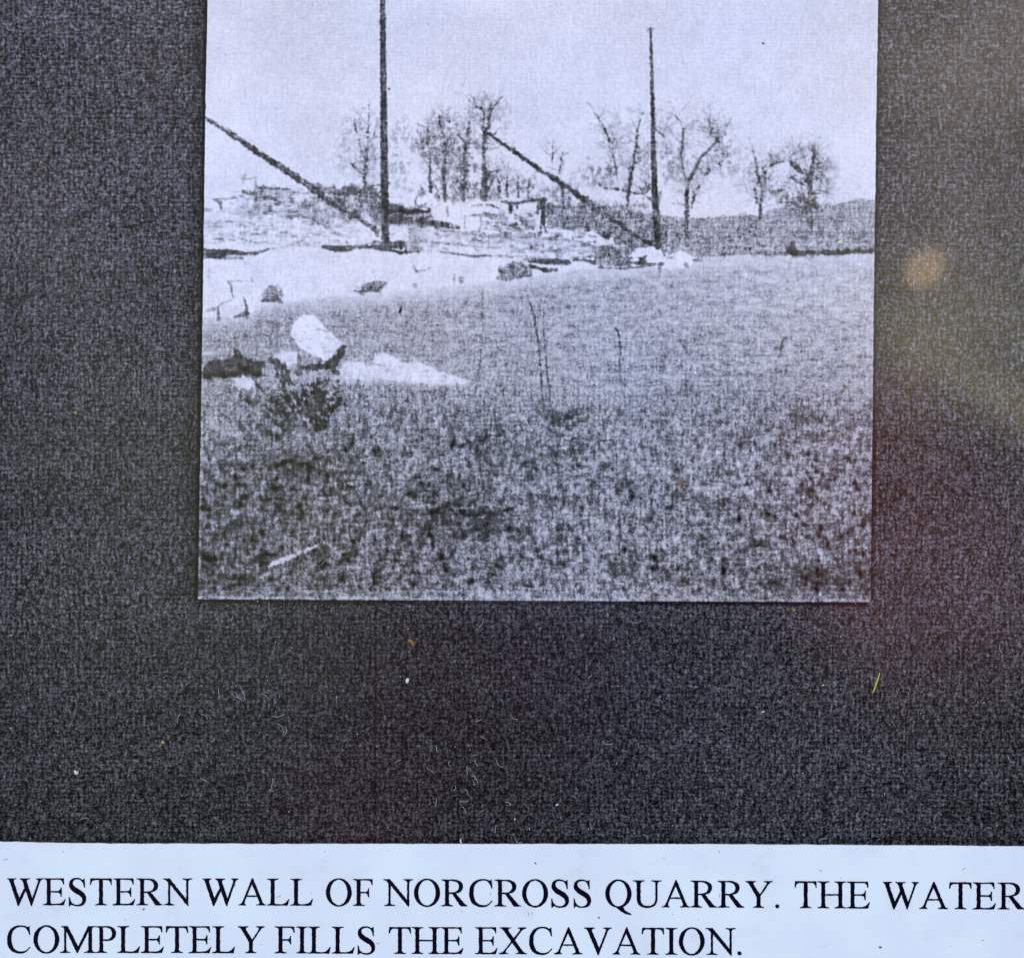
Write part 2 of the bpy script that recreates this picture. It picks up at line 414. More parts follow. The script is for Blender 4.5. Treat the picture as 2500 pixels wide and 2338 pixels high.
# foreground vegetation: hand-read tone table
cols_ = [490, 700, 900, 1100, 1300, 1500, 1700, 1900, 2130]
rows_ = [840, 900, 960, 1050, 1150, 1250, 1350, 1420, 1466]
tab = np.array([
    [.60, .62, .70, .66, .63, .63, .63, .64, .67],
    [.56, .58, .66, .66, .63, .62, .62, .63, .66],
    [.54, .54, .58, .62, .60, .59, .60, .58, .60],
    [.54, .47, .52, .47, .54, .57, .56, .52, .50],
    [.50, .40, .46, .50, .53, .56, .55, .52, .50],
    [.44, .41, .45, .40, .49, .55, .52, .50, .49],
    [.40, .46, .45, .38, .49, .53, .50, .47, .43],
    [.40, .45, .44, .48, .50, .50, .48, .42, .35],
    [.50, .50, .50, .56, .56, .54, .50, .46, .42]])
def table(tab):
    fx = np.interp(XX, cols_, np.arange(len(cols_))); fy = np.interp(YY, rows_, np.arange(len(rows_)))
    ix = np.clip(fx.astype(int), 0, len(cols_) - 2); iy = np.clip(fy.astype(int), 0, len(rows_) - 2)
    tx = fx - ix; ty = fy - iy
    return (tab[iy, ix] * (1 - tx) + tab[iy, ix + 1] * tx) * (1 - ty) + (tab[iy + 1, ix] * (1 - tx) + tab[iy + 1, ix + 1] * tx) * ty
gtop = np.interp(XX, [480, 560, 640, 760, 860, 1000, 1130, 1250, 1500, 1800, 2150], [925, 940, 930, 920, 935, 938, 948, 965, 990, 960, 955]) + 8 * F_BIG + 5 * F_VER
gm = (YY > gtop)
ID[gm] = I_GRASS
k = np.clip((YY - gtop + 55) / 90, 0, 1)
g = table(tab) - 0.03 - 0.05 * np.clip((1000 - XX) / 300, 0, 1) * np.clip((YY - 1060) / 80, 0, 1)
m2 = 0.6 * field(3.4, 4.2, 31) + 0.25 * field(8, 7, 32) + 0.35 * field(2.3, 8, 33) + 0.12 * F_BIG + 0.32 * field(8, 2.0, 34)
m2 /= m2.std()
skew = np.where(m2 < 0, m2 * 1.15, m2 * 0.75)
amp = 0.045 + 0.062 * np.clip((YY - gtop) / 130, 0, 1)
gt = g + amp * skew
T = T * (1 - k) + gt * k

# --- bank -------------------------------------------------------------
bank = A([(120, 900), (240, 930), (420, 870), (620, 850), (1100, 860), (1440, 835), (1640, 840)]) + B([(0, 940), (70, 900), (150, 880), (240, 930), (420, 950), (600, 945), (730, 965), (1090, 1000), (1120, 1180), (1380, 1200), (1520, 1210), (1640, 1280), (1840, 1320), (1985, 1330)]) \
    + Cc([(160, 1340), (230, 1400), (290, 1370), (400, 1380), (445, 1430), (430, 1495), (230, 1500), (0, 1495)]) + E([(860, 12), (560, 30), (390, 70), (170, 100)]) + D([(1900, 112), (1700, 130), (1480, 150), (1280, 172), (1100, 188), (900, 200), (640, 225), (460, 262), (420, 312), (220, 330), (90, 345)])
poly(S, bank, 0.845, 1, 0.012, 2.0, I_BANK, 2)
# brush behind and between
I_BRUSH = new_id('printed_brush', 'grey mass of leafless brush below the second boom')
poly(B, [(1090, 970), (1250, 1000), (1450, 960), (1700, 1010), (1960, 1060), (2100, 1100), (2100, 1300), (1990, 1335), (1830, 1335), (1640, 1270), (1500, 1215), (1380, 1200), (1120, 1190), (1080, 1000)], 0.53, 1, 0.07, 3, I_BRUSH, 4)
haze(B, 1500, 1100, 480, 150, 0.34, 0.4, 7)
# upper broken wall (left)
poly(A, [(560, 860), (1110, 860), (1330, 850), (1580, 960), (1640, 1130), (1400, 1130), (1120, 1090), (900, 1090), (640, 1080), (460, 1080), (330, 1050), (400, 1020), (560, 1010)], 0.69, 0.85, 0.07, 6, None, 6)
poly(A, [(1105, 875), (1330, 840), (1440, 842), (1560, 832), (1570, 960), (1640, 1000), (1660, 1160), (1560, 1150), (1420, 1070), (1330, 1120), (1250, 1030), (1180, 960)], 0.46, 1, 0.09, 4, None, 5)
poly(A, [(1290, 890), (1370, 850), (1450, 880), (1440, 905), (1300, 930)], 0.30, 0.9, 0.05, 3)
poly(A, [(1480, 860), (1555, 860), (1560, 970), (1520, 960)], 0.33, 0.8, 0.05, 3)
ell(A, 1365, 975, 42, 55, 0.74, 0.9, 0.03, 4); ell(A, 1465, 1020, 28, 50, 0.74, 0.85, 0.03, 4)
poly(A, [(1130, 1040), (1340, 1060), (1340, 1130), (1150, 1110)], 0.60, 0.7, 0.05, 5)
for pts, w, v, a in [
    ([(610, 855), (740, 865), (850, 868)], [30, 14, 14], .40, .9), ([(640, 850), (630, 880)], 30, .42, .8),
    ([(470, 885), (520, 900), (575, 905)], [26, 40, 34], .38, .95), ([(395, 890), (470, 890)], 8, .6, .7),
    ([(240, 950), (410, 938)], [14, 6], .48, .9), ([(262, 955), (290, 975), (298, 1030)], [20, 36, 10], .40, .9),
    ([(165, 1035), (220, 1035)], 28, .55, .8), ([(575, 770), (580, 860), (578, 1060)], [12, 28, 24], .56, .8),
    ([(500, 790), (590, 775)], 8, .62, .7), ([(640, 930), (735, 955)], 28, .36, .95),
    ([(650, 1058), (760, 1065), (860, 1090), (920, 1080)], [30, 40, 34, 18], .40, .9), ([(820, 1055), (900, 1040), (960, 1005)], 40, .50, .8),
    ([(940, 1000), (1050, 996)], 20, .40, .9), ([(700, 1010), (640, 990)], 26, .52, .7),
    ([(960, 1085), (1030, 1105)], 30, .50, .8), ([(1060, 1040), (1110, 1050)], 22, .48, .8),
    ([(1100, 1110), (1150, 1160), (1200, 1215), (1280, 1240)], [60, 50, 36, 10], .60, .75), ([(1150, 1150), (1230, 1230)], 12, .45, .8),
    ([(1140, 1085), (1330, 1095)], 26, .56, .7), ([(1055, 1235), (1075, 1235)], 18, .55, .8),
    ([(370, 1055), (600, 1060)], 34, .68, .8), ([(160, 1140), (600, 1130), (1100, 1150)], 14, .77, .6),
    ([(160, 1240), (900, 1230), (1000, 1250)], 26, .79, .6), ([(170, 1170), (500, 1180)], 10, .74, .6),
    ([(140, 1375), (330, 1388)], 62, .33, 1), ([(140, 1410), (300, 1410)], 42, .24, .9), ([(330, 1372), (480, 1388), (590, 1385), (685, 1352)], [46, 30, 28, 10], .32, 1),
    ([(300, 1425), (470, 1425)], 20, .45, .8), ([(685, 1354), (830, 1326), (950, 1288)], [7, 7, 5], .55, .8), ([(840, 1322), (1120, 1330)], 5, .66, .7),
    ([(1120, 1335), (1230, 1350), (1340, 1345)], [24, 52, 50], .30, 1), ([(1340, 1340), (1440, 1335), (1550, 1340)], 28, .33, 1),
    ([(1540, 1310), (1620, 1325), (1755, 1315)], [50, 66, 60], .34, 1), ([(1740, 1290), (1752, 1345)], 26, .22, 1), ([(1560, 1355), (1690, 1365), (1760, 1385)], 20, .28, 1),
    ([(1755, 1382), (1905, 1370)], 20, .34, 1), ([(1795, 1310), (1795, 1375)], 22, .38, .8),
    ([(1310, 1295), (1320, 1310)], 14, .5, .8),
]: line(A, pts, w, v, a)
for pts, w, v, a in [
    ([(345, 1610), (375, 1640), (385, 1700), (400, 1755)], [14, 18, 10, 16], .48, .85), ([(370, 1614), (520, 1608)], 9, .58, .8), ([(545, 1595), (550, 1605)], 16, .6, .7),
    ([(478, 1740), (495, 1790), (512, 1830)], [8, 16, 18], .46, .85), ([(200, 1520), (195, 1580)], 20, .74, .6), ([(300, 1790), (430, 1750)], 18, .74, .6),
    ([(1855, 1485), (1870, 1530), (1900, 1540)], [8, 14, 8], .52, .8), ([(1865, 1640), (1870, 1655)], 26, .66, .7), ([(1480, 1540), (1520, 1540)], 50, .77, .6),
]: line(A, pts, w, v, a)
I_BUSH1 = new_id('printed_bush', 'small dome shaped grey bush on the snowy white bank, leftmost in the picture')
poly(A, [(625, 1770), (640, 1690), (690, 1645), (750, 1640), (780, 1680), (778, 1780), (700, 1775)], 0.52, 1, 0.06, 3, I_BUSH1, 3)
line(A, [(630, 1768), (720, 1765), (770, 1760)], [22, 30, 26], .36, .9, I_BUSH1); line(A, [(740, 1690), (745, 1760)], 18, .4, .7)
I_BUSH2 = new_id('printed_bush', 'flat dark bush at the shoreline between the two domed bushes')
poly(A, [(1380, 1695), (1430, 1655), (1540, 1605), (1600, 1615), (1625, 1650), (1600, 1688), (1500, 1700), (1400, 1712)], 0.46, 1, 0.07, 3, I_BUSH2, 3)
line(A, [(1385, 1695), (1500, 1690), (1590, 1670)], [16, 20, 24], .32, .9, I_BUSH2); line(A, [(1585, 1690), (1588, 1720)], 9, .5, .8)
# bank to the right of the first mast
poly(A, [(1660, 990), (1760, 990), (1800, 1050), (2000, 1055), (2040, 1160), (1900, 1170), (1670, 1160)], 0.55, 1, 0.08, 3)
line(A, [(1660, 1000), (1750, 1010), (1790, 1050), (1900, 1042)], [26, 40, 36, 16], .40, .85)
line(A, [(1700, 1120), (1990, 1145)], [60, 44], .45, .6)
poly(A, [(1800, 1170), (1910, 1180), (1905, 1370), (1800, 1360)], 0.64, 1, 0.05, 2)
poly(A, [(1915, 1200), (2060, 1180), (2060, 1360), (1915, 1360)], 0.80, 1, 0.02, 2)
for pts, w, v, a in [
    ([(500, 1003), (600, 992), (660, 998), (725, 1025)], [6, 14, 14, 16], .33, 1), ([(0, 1050), (50, 1035), (160, 1045)], [30, 22, 20], .33, 1),
    ([(0, 1130), (80, 1120), (150, 1135), (200, 1165), (240, 1180)], [30, 44, 40, 20, 12], .38, .9), ([(265, 1150), (310, 1155)], 36, .30, 1), ([(240, 1172), (400, 1182)], [14, 16], .32, 1),
    ([(560, 1060), (650, 1110), (740, 1110)], [8, 10, 8], .62, .8), ([(345, 970), (360, 985)], 22, .62, .8),
    ([(750, 968), (860, 985), (940, 965), (1000, 955), (1095, 955)], [14, 26, 20, 28, 30], .33, 1), ([(870, 990), (870, 1020)], 24, .4, .9),
    ([(820, 985), (815, 1055)], [34, 28], .36, 1), ([(1045, 990), (1040, 1060)], 30, .40, .9), ([(1080, 960), (1082, 1080), (1080, 1120), (1098, 1200), (1105, 1215)], [44, 40, 36, 20, 22], .32, 1),
    ([(1065, 1120), (1060, 1215)], [14, 16], .40, .9), ([(850, 1070), (930, 1130), (1000, 1190)], [16, 46, 20], .50, .8), ([(930, 1100), (990, 1085), (1035, 1045)], 14, .44, .9),
    ([(980, 1150), (1000, 1160)], 60, .58, .6), ([(740, 1060), (760, 1140)], 50, .68, .7), ([(745, 1148), (820, 1165), (880, 1190), (920, 1245)], [8, 18, 30, 26], .42, .95),
    ([(735, 1185), (735, 1245)], 16, .48, .9), ([(750, 1240), (840, 1250)], [16, 6], .50, .85), ([(840, 1175), (870, 1195)], 24, .35, .7),
    ([(1030, 1268), (1100, 1272), (1250, 1276), (1400, 1300)], [10, 16, 16, 10], .50, .85), ([(1110, 1302), (1180, 1306)], 14, .46, .9), ([(1078, 1308), (1080, 1350)], 16, .42, .9), ([(1150, 1255), (1150, 1275)], 24, .5, .8),
    ([(890, 1290), (925, 1300)], 26, .58, .8), ([(715, 1293), (750, 1293)], 24, .60, .8), ([(1320, 1268), (1320, 1290)], 16, .45, .85), ([(185, 1292), (205, 1292)], 18, .58, .8),
    ([(450, 1270), (470, 1275)], 26, .62, .7), ([(820, 1370), (930, 1380)], 16, .52, .8), ([(720, 1408), (745, 1410)], 18, .44, .9), ([(800, 1415), (830, 1418)], 18, .46, .9), ([(535, 1355), (550, 1362)], 18, .55, .7),
    ([(0, 1375), (80, 1370)], 14, .30, 1), ([(80, 1368), (250, 1370)], 6, .62, .7), ([(250, 1375), (330, 1385), (520, 1412), (620, 1405), (700, 1408)], [14, 14, 18, 16, 8], .38, .95), ([(700, 1408), (950, 1412), (1100, 1425)], 8, .55, .8),
    ([(1390, 1310), (1470, 1325)], 26, .42, .9), ([(1470, 1322), (1520, 1330)], 10, .5, .7), ([(1510, 1225), (1560, 1240), (1615, 1238)], [14, 40, 40], .33, 1),
    ([(965, 1450), (1050, 1448), (1180, 1455), (1290, 1462)], [22, 44, 50, 40], .33, 1), ([(1290, 1440), (1420, 1440), (1495, 1465)], [12, 18, 30], .36, 1),
    ([(980, 1490), (1050, 1510), (1100, 1525), (1185, 1520)], [34, 22, 36, 24], .30, 1), ([(1340, 1525), (1370, 1528)], 16, .66, .7),
    ([(35, 1490), (55, 1535), (120, 1525), (180, 1500)], [8, 16, 8, 4], .52, .85), ([(362, 1560), (360, 1630)], [6, 9], .52, .8), ([(415, 1585), (415, 1615)], 36, .55, .8), ([(35, 1640), (60, 1648)], 26, .66, .7),
    ([(860, 1575), (960, 1565)], 18, .42, .9),
]: line(B, pts, w, v, a)
poly(B, [(860, 1040), (1020, 1030), (1010, 1075), (930, 1100)], 0.80, .9, 0.02, 2)
poly(B, [(950, 1300), (1060, 1290), (1060, 1370), (960, 1370)], 0.76, .8, 0.03, 2)
speck(B, 60, 1210, 960, 1350, 70, 0.66, 0.74, 10, 24, 0.5, 12, 1.6)
speck(B, 700, 1260, 1450, 1430, 60, 0.62, 0.74, 8, 20, 0.55, 13, 1.8)
speck(A, 160, 1130, 1500, 1310, 80, 0.70, 0.77, 8, 16, 0.5, 14, 3.0)
speck(A, 340, 880, 1300, 1080, 120, 0.38, 0.55, 10, 26, 0.5, 15, 1.2)
speck(A, 340, 900, 1300, 1080, 50, 0.80, 0.84, 14, 40, 0.7, 16, 1.6)
I_BOUL = new_id('printed_boulder', 'rounded white boulder high on the bank, behind the other boulders')
ell(B, 140, 965, 92, 72, 0.87, 1, 0.006, 1.5, I_BOUL, 1.2)
line(B, [(48, 985), (52, 940), (85, 905)], 8, .55, .8)
I_BOUL2 = new_id('printed_boulder', 'broad flat white boulder below the rounded one on the bank')
poly(B, [(165, 1060), (210, 1010), (280, 975), (400, 1005), (560, 1040), (650, 1100), (732, 1130), (730, 1235), (560, 1225), (400, 1170), (320, 1140), (200, 1120)], 0.868, 1, 0.008, 1.5, I_BOUL2, 1.5)
line(B, [(265, 1150), (310, 1155)], 36, .30, 1); line(B, [(590, 1215), (720, 1225)], 6, .74, .6)
# brush and rocks near the foot of the second mast
I_BUSH3 = new_id('printed_bush', 'wide grey bush on the bank at the foot of the second mast')
poly(B, [(1470, 1350), (1500, 1320), (1620, 1315), (1700, 1340), (1830, 1335), (1790, 1420), (1810, 1480), (1700, 1505), (1560, 1500), (1500, 1460)], 0.55, 1, 0.07, 3, I_BUSH3, 4)
poly(B, [(1620, 1230), (1830, 1230), (1830, 1330), (1700, 1335), (1640, 1290)], 0.50, 1, 0.07, 3, I_BRUSH, 4)
poly(B, [(1385, 1235), (1440, 1215), (1520, 1230), (1640, 1290), (1620, 1325), (1500, 1322), (1400, 1290)], 0.85, 1, 0.02, 2, I_BANK)
poly(B, [(1300, 1480), (1380, 1455), (1460, 1475), (1480, 1500), (1320, 1505)], 0.85, 1, 0.01, 2, I_BANK)
for pts, w, v, a in [([(1620, 1335), (1680, 1380), (1740, 1430)], [10, 18, 16], .38, .9), ([(1530, 1500), (1700, 1510), (1830, 1500), (1985, 1480)], [10, 14, 12, 10], .40, .9), ([(1510, 1470), (1790, 1470)], 20, .48, .6),
                     ([(1560, 1390), (1700, 1400)], 40, .48, .4)]:
    line(B, pts, w, v, a)
I_BUSH4 = new_id('printed_bush', 'large dome shaped grey bush standing at the waterline')
poly(B, [(698, 1590), (730, 1530), (790, 1480), (870, 1455), (940, 1465), (985, 1500), (990, 1565), (900, 1580), (820, 1600), (740, 1600)], 0.53, 1, 0.06, 3, I_BUSH4, 3)
line(B, [(700, 1592), (780, 1600), (860, 1585), (960, 1570)], [8, 14, 16, 14], .38, .9, I_BUSH4); line(B, [(812, 1480), (812, 1625)], 10, .42, .7)
speck(B, 730, 1480, 970, 1580, 40, 0.36, 0.44, 8, 18, 0.5, 17, 0.8)
I_ROCK1 = new_id('printed_boulder', 'white rock with a black square hollow at the foot of the second mast')
poly(B, [(1830, 1340), (1985, 1335), (2040, 1345), (2090, 1380), (2100, 1460), (1985, 1480), (1830, 1475), (1800, 1410)], 0.86, 1, 0.01, 1.6, I_ROCK1, 1.5)
poly(B, [(1855, 1408), (1920, 1408), (1925, 1480), (1885, 1495), (1850, 1475)], 0.30, 1, 0.04, 2)
line(B, [(1800, 1462), (1900, 1478), (2050, 1470)], [12, 22, 12], .38, 1)
I_ROCK2 = new_id('printed_boulder', 'pair of white rocks in the water right of the second mast')
poly(Cc, [(215, 1490), (225, 1455), (285, 1430), (290, 1385), (325, 1362), (400, 1388), (440, 1420), (440, 1475), (400, 1498), (300, 1500)], 0.86, 1, 0.015, 1.6, I_ROCK2, 1.8)
for pts, w, v, a in [([(375, 1470), (390, 1495)], 34, .55, .85), ([(195, 1345), (205, 1400)], [22, 28], .40, .95), ([(235, 1425), (275, 1420)], [20, 14], .50, .9), ([(285, 1370), (280, 1430)], 10, .62, .8),
                     ([(175, 1470), (165, 1540)], [34, 20], .44, .85), ([(445, 1440), (500, 1440)], 26, .46, .9), ([(420, 1350), (500, 1380), (510, 1420)], [14, 22, 22], .48, .8),
                     ([(470, 1350), (700, 1350)], [14, 18], .46, .85), ([(780, 1340), (860, 1355), (950, 1340)], [16, 26, 22], .44, .9), ([(500, 1407), (640, 1405), (790, 1392)], [8, 9, 8], .40, .9),
                     ([(860, 1388), (1000, 1395), (1210, 1390)], [20, 22, 20], .52, .8), ([(600, 1375), (860, 1385)], 16, .60, .7), ([(950, 1342), (1040, 1345)], 22, .74, .9), ([(740, 1390), (775, 1388)], 20, .75, .9), ([(960, 1300), (985, 1310)], 20, .44, .8)]:
    line(Cc, pts, w, v, a)
speck(Cc, 480, 1330, 1220, 1400, 70, 0.36, 0.5, 8, 18, 0.6, 19)
I_LOG0 = new_id('printed_log', 'long black log lying on the far right shore')
line(Cc, [(1215, 1365), (1290, 1390), (1380, 1382), (1600, 1380), (1890, 1365)], [50, 56, 42, 46, 38], .24, 1, I_LOG0, 1.6, 0.04, 2)
line(Cc, [(1240, 1300), (1252, 1370)], [22, 60], .30, 1, I_LOG0)
line(Cc, [(1265, 1240), (1275, 1265)], 24, .42, .9); line(Cc, [(1600, 1350), (1890, 1335)], [10, 24], .42, .7)
# reflections under the far shore
line(Cc, [(1250, 1420), (1500, 1418)], 20, .60, .6); line(E, [(1210, 30), (1218, 90)], [14, 8], .58, .6)

speck(B, 20, 1190, 980, 1360, 60, 0.42, 0.60, 10, 22, 0.75, 62, 2.2)
speck(B, 560, 1060, 1000, 1260, 44, 0.40, 0.58, 11, 24, 0.8, 63, 1.8)
speck(B, 960, 1220, 1480, 1430, 60, 0.40, 0.58, 11, 24, 0.8, 64, 2.2)
speck(A, 160, 1110, 1600, 1320, 100, 0.52, 0.68, 9, 16, 0.7, 65, 3.6)
speck(A, 600, 860, 1650, 1120, 90, 0.30, 0.46, 9, 22, 0.65, 66, 1.4)
speck(A, 1670, 1000, 2000, 1160, 40, 0.28, 0.42, 12, 26, 0.7, 67, 1.2)
for k in range(11):
    r = random.Random(700 + k); x = 80 + k * 86 + r.uniform(-20, 20); y = 1215 + r.uniform(-20, 90)
    poly(B, [(x, y), (x + r.uniform(50, 90), y + r.uniform(-12, 12)), (x + r.uniform(50, 90), y + r.uniform(26, 50)), (x + r.uniform(-8, 8), y + r.uniform(26, 46))], r.choice((.77, .80, .74)), .8, .02, 1.6, None, 1.5)
for k in range(9):
    r = random.Random(800 + k); x = 980 + k * 52 + r.uniform(-10, 10); y = 1235 + k * 12 + r.uniform(-20, 60)
    poly(B, [(x, y), (x + r.uniform(30, 60), y + r.uniform(-8, 8)), (x + r.uniform(30, 60), y + r.uniform(20, 36)), (x, y + r.uniform(20, 36))], r.choice((.76, .70, .79)), .8, .02, 1.6, None, 1.5)
line(B, [(730, 1080), (732, 1235)], 6, .74, .6); line(B, [(425, 960), (600, 950), (690, 965)], 5, .74, .5)

line(B, [(0, 1052), (50, 1038), (100, 1044), (165, 1046)], [34, 24, 20, 14], .26, 1); line(B, [(50, 1000), (42, 960), (60, 925), (95, 900)], 9, .50, .9)
line(B, [(165, 1065), (185, 1030), (220, 1005), (280, 978)], 7, .68, .8); line(B, [(200, 1125), (330, 1150), (400, 1175)], [20, 12, 16], .42, .8)
for p_, v_ in (([(440, 1085), (560, 1075), (730, 1110)], .72), ([(450, 1090), (445, 1180)], .74), ([(575, 1075), (580, 1150), (560, 1215)], .74), ([(300, 1010), (310, 1080), (290, 1120)], .76), ([(200, 1185), (560, 1240), (960, 1262)], .66), ([(640, 1240), (640, 1340)], .70), ([(90, 1290), (420, 1320), (700, 1345)], .68)):
    line(B, p_, 13, v_ - .12, .85)
line(A, [(1655, 1040), (1760, 1040), (1800, 1062), (1985, 1052)], [30, 26, 20, 14], .26, .95)
line(A, [(1665, 1110), (1780, 1120), (1900, 1120), (2030, 1150), (2140, 1180)], [60, 50, 34, 30, 12], .36, .8)
poly(A, [(1800, 1068), (1900, 1066), (1985, 1072), (1980, 1100), (1810, 1096)], .66, .7, .04, 2)

# --- trees ------------------------------------------------------------
def tree(fr, label, limbs, nt_, ln, hz=(), v=.42, seed=0, up=0.7, spread=1.0, ta=0.40):
    pid = new_id('printed_tree', label)
    for h in hz: haze(fr, *h)
    twigs(fr, [l for l, w in limbs], int(nt_ * 1.5), ln, v=0.5, a=ta, pid=pid, up=up, seed=seed, spread=spread)
    for l, w in limbs: line(fr, l, [q * 1.1 for q in w], v - 0.07, 0.95, pid, 1.5, 0.07, 2.0)
tree(A, 'thin bare tree just left of the first mast', [([(1475, 850), (1452, 770), (1478, 610), (1480, 480), (1492, 300), (1495, 190)], [30, 26, 18, 14, 9, 4]), ([(1452, 770), (1400, 710), (1350, 665)], [14, 10, 6]),
     ([(1475, 700), (1470, 640)], [30, 26]), ([(1455, 620), (1420, 500), (1385, 380), (1375, 300)], [7, 6, 5, 3]), ([(1482, 540), (1530, 440), (1545, 380)], [7, 6, 3])], 46, 150,
     [(1440, 520, 200, 330, .6, .55, 1), (1300, 560, 220, 260, .7, .35, 2)], seed=3)
haze(A, 520, 800, 130, 80, .55, .6, 4); haze(A, 1760, 600, 120, 330, .58, .55, 5)
tree(B, 'bare tree with a short stout trunk, leftmost of the cluster behind the boulders', [([(168, 885), (165, 740), (168, 640), (150, 490), (145, 390)], [26, 20, 14, 18, 6]), ([(165, 640), (120, 560), (90, 430)], [8, 6, 4])], 30, 130,
     [(140, 560, 110, 300, .55, .6, 2)], seed=5)
tree(B, 'bare tree second from the left in the cluster behind the boulders', [([(288, 965), (282, 870), (275, 740), (290, 600), (285, 470), (240, 330), (240, 265)], [22, 24, 34, 24, 12, 12, 6]), ([(285, 560), (330, 430), (320, 280)], [7, 5, 3])], 40, 150,
     [(260, 520, 150, 330, .5, .65, 3)], seed=7)
tree(B, 'bare tree with a thick middle trunk, third in the cluster', [([(440, 945), (430, 880), (455, 740), (440, 640), (465, 480), (475, 380)], [28, 30, 44, 18, 26, 16]), ([(478, 380), (490, 280), (480, 250)], [10, 7, 4]), ([(460, 500), (390, 430)], [7, 4]), ([(460, 490), (540, 490)], [8, 4]), ([(415, 940), (412, 600)], [10, 6])], 46, 140,
     [(450, 620, 150, 350, .45, .7, 6)], seed=9)
tree(B, 'tallest bare tree of the cluster, with dark forked trunk behind the boom tip', [([(600, 935), (612, 780), (605, 690), (602, 540), (612, 400), (640, 360), (652, 250), (655, 160)], [60, 46, 28, 28, 40, 28, 20, 5]), ([(610, 400), (590, 370), (605, 270), (590, 215), (510, 185)], [30, 24, 12, 9, 4]),
     ([(650, 250), (700, 180), (755, 115)], [7, 6, 8]), ([(605, 560), (640, 520)], [12, 8]), ([(610, 780), (680, 720), (800, 700)], [18, 8, 5]), ([(640, 850), (700, 760)], [16, 6])], 66, 160,
     [(620, 330, 230, 260, .6, .5, 8), (640, 800, 200, 160, .35, .9, 9), (740, 620, 150, 260, .6, .5, 10)], seed=11)
haze(B, 330, 860, 330, 110, .38, .7, 11); haze(B, 850, 850, 260, 130, .45, .6, 12); haze(B, 1180, 900, 260, 110, .5, .5, 13)
tree(B, 'row of thin saplings between the cluster and the boom', [([(785, 930), (788, 760)], [20, 10]), ([(880, 930), (878, 740)], [14, 6]), ([(960, 940), (965, 800)], [10, 5]), ([(725, 930), (722, 790)], [10, 6]), ([(1250, 1020), (1238, 880), (1210, 740), (1238, 560)], [18, 10, 5, 3]), ([(1150, 640), (1160, 560)], [4, 3]), ([(1290, 1010), (1300, 820)], [8, 4])], 44, 110, [], v=.42, seed=13)
tree(B, 'bare tree with two leaning limbs left of the second mast', [([(1765, 990), (1770, 880), (1790, 760), (1812, 650), (1832, 520), (1845, 390), (1885, 250)], [20, 32, 20, 16, 16, 9, 3]), ([(1680, 740), (1660, 640), (1640, 560), (1600, 440), (1555, 330), (1490, 250)], [7, 10, 12, 10, 14, 4]),
     ([(1760, 890), (1690, 865), (1600, 865), (1540, 840), (1490, 780)], [14, 14, 9, 14, 6]), ([(1775, 890), (1830, 905), (1910, 905), (1940, 830)], [10, 12, 9, 12]), ([(1830, 660), (1900, 620)], [8, 5]), ([(1640, 560), (1640, 500)], [12, 6])], 90, 170,
     [(1640, 720, 330, 160, .5, .65, 14), (1700, 450, 260, 280, .68, .4, 15), (1880, 900, 160, 160, .4, .6, 16), (1850, 640, 160, 200, .55, .5, 12)], seed=15)
tree(Cc, 'spreading bare tree with a curved trunk right of the second mast', [([(385, 1330), (385, 1200), (388, 1080), (388, 900), (395, 830), (425, 750), (480, 660), (510, 595), (570, 548)], [18, 34, 34, 26, 30, 30, 26, 24, 20]),
     ([(375, 800), (355, 700), (340, 620), (355, 500), (358, 380), (340, 330), (290, 265)], [12, 12, 12, 18, 12, 12, 4]), ([(425, 1015), (440, 960), (448, 890), (490, 848)], [10, 20, 18, 10]), ([(520, 770), (575, 720)], [8, 22]),
     ([(570, 550), (630, 560), (720, 600)], [10, 8, 4]), ([(592, 460), (580, 380), (572, 318)], [5, 8, 10]), ([(635, 475), (635, 400)], [20, 12]), ([(570, 548), (640, 470), (700, 430)], [8, 6, 4]), ([(630, 665), (680, 640)], [10, 6]), ([(200, 440), (140, 390)], [5, 12])], 120, 170,
     [(480, 560, 330, 300, .6, .55, 17), (250, 620, 190, 260, .55, .5, 18), (700, 650, 160, 120, .55, .5, 19)], seed=17)
tree(Cc, 'small forked bare tree standing alone before the low hill', [([(980, 1110), (985, 1000), (1000, 880), (1005, 840), (1018, 790), (1020, 730), (1050, 690)], [24, 20, 20, 30, 24, 18, 6]), ([(990, 850), (975, 790), (958, 740), (955, 680), (920, 560)], [16, 16, 18, 10, 3]),
     ([(945, 870), (955, 980)], [5, 14]), ([(1050, 690), (1120, 650)], [8, 10]), ([(1010, 840), (900, 800)], [5, 3]), ([(990, 1000), (1000, 700)], [3, 3])], 70, 140,
     [(960, 700, 230, 190, .62, .5, 20), (900, 850, 160, 80, .66, .4, 21)], seed=19)
tree(Cc, 'dark dense tree with upright tip, rightmost in the picture', [([(1378, 1010), (1380, 930), (1388, 850), (1372, 800), (1400, 720), (1412, 640), (1415, 550), (1430, 430)], [36, 32, 34, 60, 34, 30, 22, 4]), ([(1230, 655), (1260, 670), (1300, 720), (1320, 740)], [36, 40, 30, 22]),
     ([(1230, 770), (1290, 810), (1340, 840)], [16, 24, 16]), ([(1400, 700), (1440, 690), (1490, 620)], [16, 10, 10]), ([(1395, 800), (1440, 770), (1475, 740)], [16, 12, 6]), ([(1240, 945), (1300, 950), (1380, 965)], [18, 34, 36]), ([(1385, 910), (1450, 905)], [14, 8]),
     ([(1220, 600), (1260, 580)], [14, 8]), ([(1100, 660), (1200, 640)], [16, 6]), ([(1380, 1000), (1385, 1180)], [60, 30]), ([(1060, 890), (1130, 880), (1180, 880)], [12, 16, 8])], 110, 150,
     [(1370, 760, 220, 260, .42, .8, 22), (1340, 980, 240, 120, .35, .8, 23), (1520, 780, 150, 200, .65, .4, 24), (1120, 880, 120, 60, .5, .6, 25)], v=.42, seed=21)
